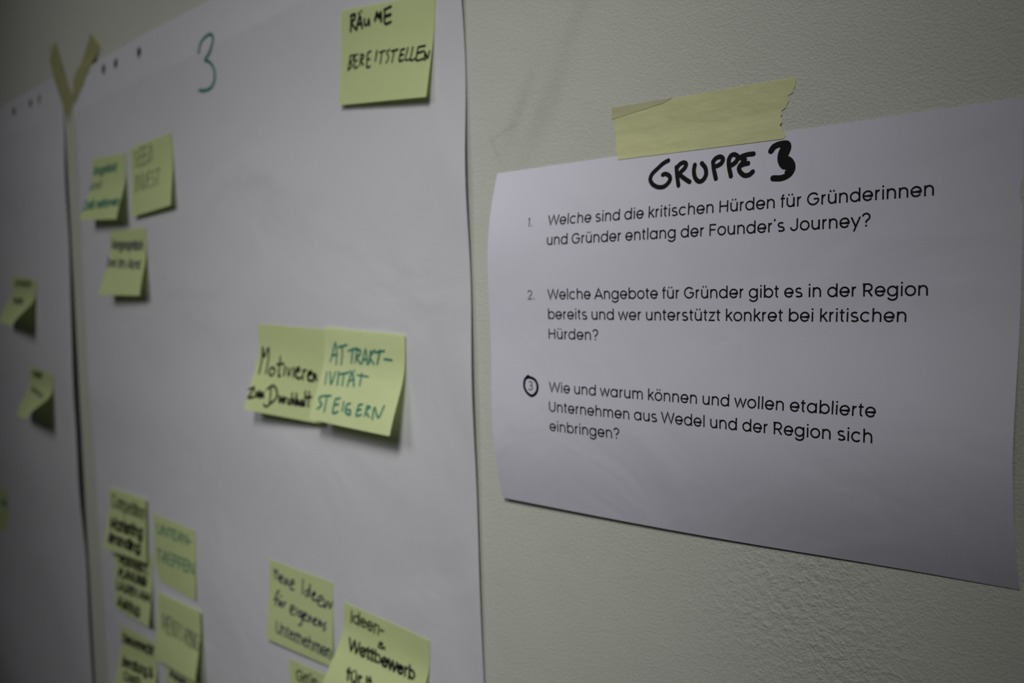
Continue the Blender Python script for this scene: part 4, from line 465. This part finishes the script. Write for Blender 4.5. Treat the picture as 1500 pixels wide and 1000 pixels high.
def off_page(x, z):
    ca, sa = math.cos(A4AL), math.sin(A4AL); dx, dz = x-A4X, z-A4Z
    u = (dx*ca+dz*sa)/AW; v = (dx*sa-dz*ca)/AH
    page_o = a4_off(np.clip(u, 0, 1), np.clip(v, 0, 1))+.00035
    k = sstep((v+.055)/.055)
    return .0003+(np.maximum(page_o, .0003)-.0003)*k+.00010*(1+np.sin(190*x+60*z)*np.sin(240*z))*(1-k)
t = tape('masking_tape', [(.1095, 1.5915), (.2185, 1.5895), (.2145, 1.5605), (.1135, 1.5622)], off_page, M['tape'],
    'wide yellowish masking tape strip holding the top of the printed page', jag=.0012, seed=5, nv=22,
    warp=lambda V: -.0050*np.exp(-((V-.62)/.33)**2))
def fold_off(x, z): return off_page(x, z)+.00018
tape('folded_edge', [(.1093, 1.5919), (.150, 1.5911), (.144, 1.5892), (.1096, 1.5855)], fold_off, M['tape_double'], 'darker doubled-over upper edge', parent=t, nu=12, nv=5)
def off_charts(x, z):
    ztR = RCH['zt0']+(x-RCH['x0'])/(RCH['x1']-RCH['x0'])*(RCH['zt1']-RCH['zt0'])
    ztL = LCH['zt0']+(x-LCH['x0'])/(LCH['x1']-LCH['x0'])*(LCH['zt1']-LCH['zt0'])
    dR = np.minimum(x-RCH['x0'], ztR-z); dL = np.minimum(LCH['x1']-x, ztL-z)
    oR = chart_off('R', np.maximum(x, RCH['x0']), np.minimum(z, ztR)); oL = chart_off('L', np.minimum(x, LCH['x1']), np.minimum(z, ztL))
    a = .0003+(oR-.0001)*sstep((dR+.012)/.012); b = .0003+(oL-.0001)*sstep((dL+.012)/.012)
    return np.maximum(a, b)+.0001
tl_ = tape('masking_tape', [(-.6755, 1.7700), (-.6545, 1.7860), (-.6175, 1.7160), (-.6310, 1.6930)], off_charts, M['tape_old'],
    'olive masking tape strip, left arm of the V between the flipchart sheets', jag=.0012, seed=8, nu=20, nv=34)
tr_ = tape('masking_tape', [(-.5625, 1.7770), (-.5405, 1.7570), (-.6070, 1.7040), (-.6205, 1.7190)], lambda x, z: off_charts(x, z)+.0002, M['tape_old'],
    'olive masking tape strip, right arm of the V between the flipchart sheets', jag=.0012, seed=9, nu=20, nv=34)
tape('folded_corner', [(-.6760, 1.7850), (-.6550, 1.7868), (-.6560, 1.7800), (-.6720, 1.7740)], lambda x, z: off_charts(x, z)+.0002, M['tape_double'], 'darker folded-over end', parent=tl_, nu=6, nv=5)
tape('folded_corner', [(-.5625, 1.7775), (-.5505, 1.7720), (-.5350, 1.7530), (-.5450, 1.7560)], lambda x, z: off_charts(x, z)+.0001, M['tape'], 'paler torn end', parent=tr_, nu=6, nv=8)

# ------------------------------------------------------------------ sticky notes
NOTES = {
 'raeume': ('yellow sticky note reading RÄUME BEREITSTELLEN in black, at the top of the photo', 'note'),
 'angebot': ('yellow sticky note with teal writing, leftmost under the teal 3, above the navy-written one', 'note'),
 'seed': ('yellow sticky note with thin grey capitals, upper right of the upper left trio', 'note'),
 'vorgespr': ('yellow sticky note with two lines of navy handwriting, lowest of the upper left trio', 'note'),
 'motiv': ('yellow sticky note reading Motivieren in black, left half of the middle pair', 'note'),
 'attrak': ('yellow sticky note with teal capitals ending in STEIGERN, right half of the middle pair', 'note_lit'),
 'neue': ('yellow sticky note with navy handwriting beginning neue Ideen, near the bottom middle', 'note'),
 'wettb': ('yellow sticky note with black writing beginning Ideen, cut by the bottom edge', 'note'),
 'grue': ('yellow sticky note of which only the top shows, below the navy neue Ideen note', 'note'),
 'comp': ('yellow sticky note with three dense black lines, topmost of the lower left column', 'note'),
 'veranst': ('yellow sticky note with four dense black lines, second of the lower left column', 'note'),
 'treffen': ('yellow sticky note with two lines of teal capitals, beside the lower left column', 'note'),
 'mentor': ('yellow sticky note reading MENTORING in thin grey capitals, below the teal-lettered one', 'note'),
 'steuer': ('yellow sticky note with dense black lines, third of the lower left column', 'note'),
 'klein': ('yellow sticky note with navy writing, mostly hidden below the MENTORING note', 'note'),
 'links_oben': ('yellow sticky note bending outward, upper of two on the left flipchart sheet', 'note'),
 'links_mitte': ('yellow sticky note bending outward, lower of two on the left flipchart sheet', 'note'),
 'links_unten': ('yellow sticky note with teal writing, cut by the left edge of the photo', 'note'),
}
for key, (label, mat) in NOTES.items():
    d = DATA['notes'][key]; fn = lambda U, V, d=d: note_point(d, U, V)
    o = grid_sheet('sticky_note', np.linspace(0, 1, 17), np.linspace(0, 1, 25), fn, M[mat], .00010)
    tag(o, label, 'sticky note', 'yellow sticky notes on the flipchart sheets')
    g = lambda U, V, d=d: note_point(d, U/d['W'], V/d['H'])
    for i, (col, wd, st) in enumerate(DATA['writing'].get(key, [])):
        if st: ribbons('handwriting', mm(st), wd/1000*1.35, g, M[col], o, jitter=.15, seed=i+3, lift=.00025)
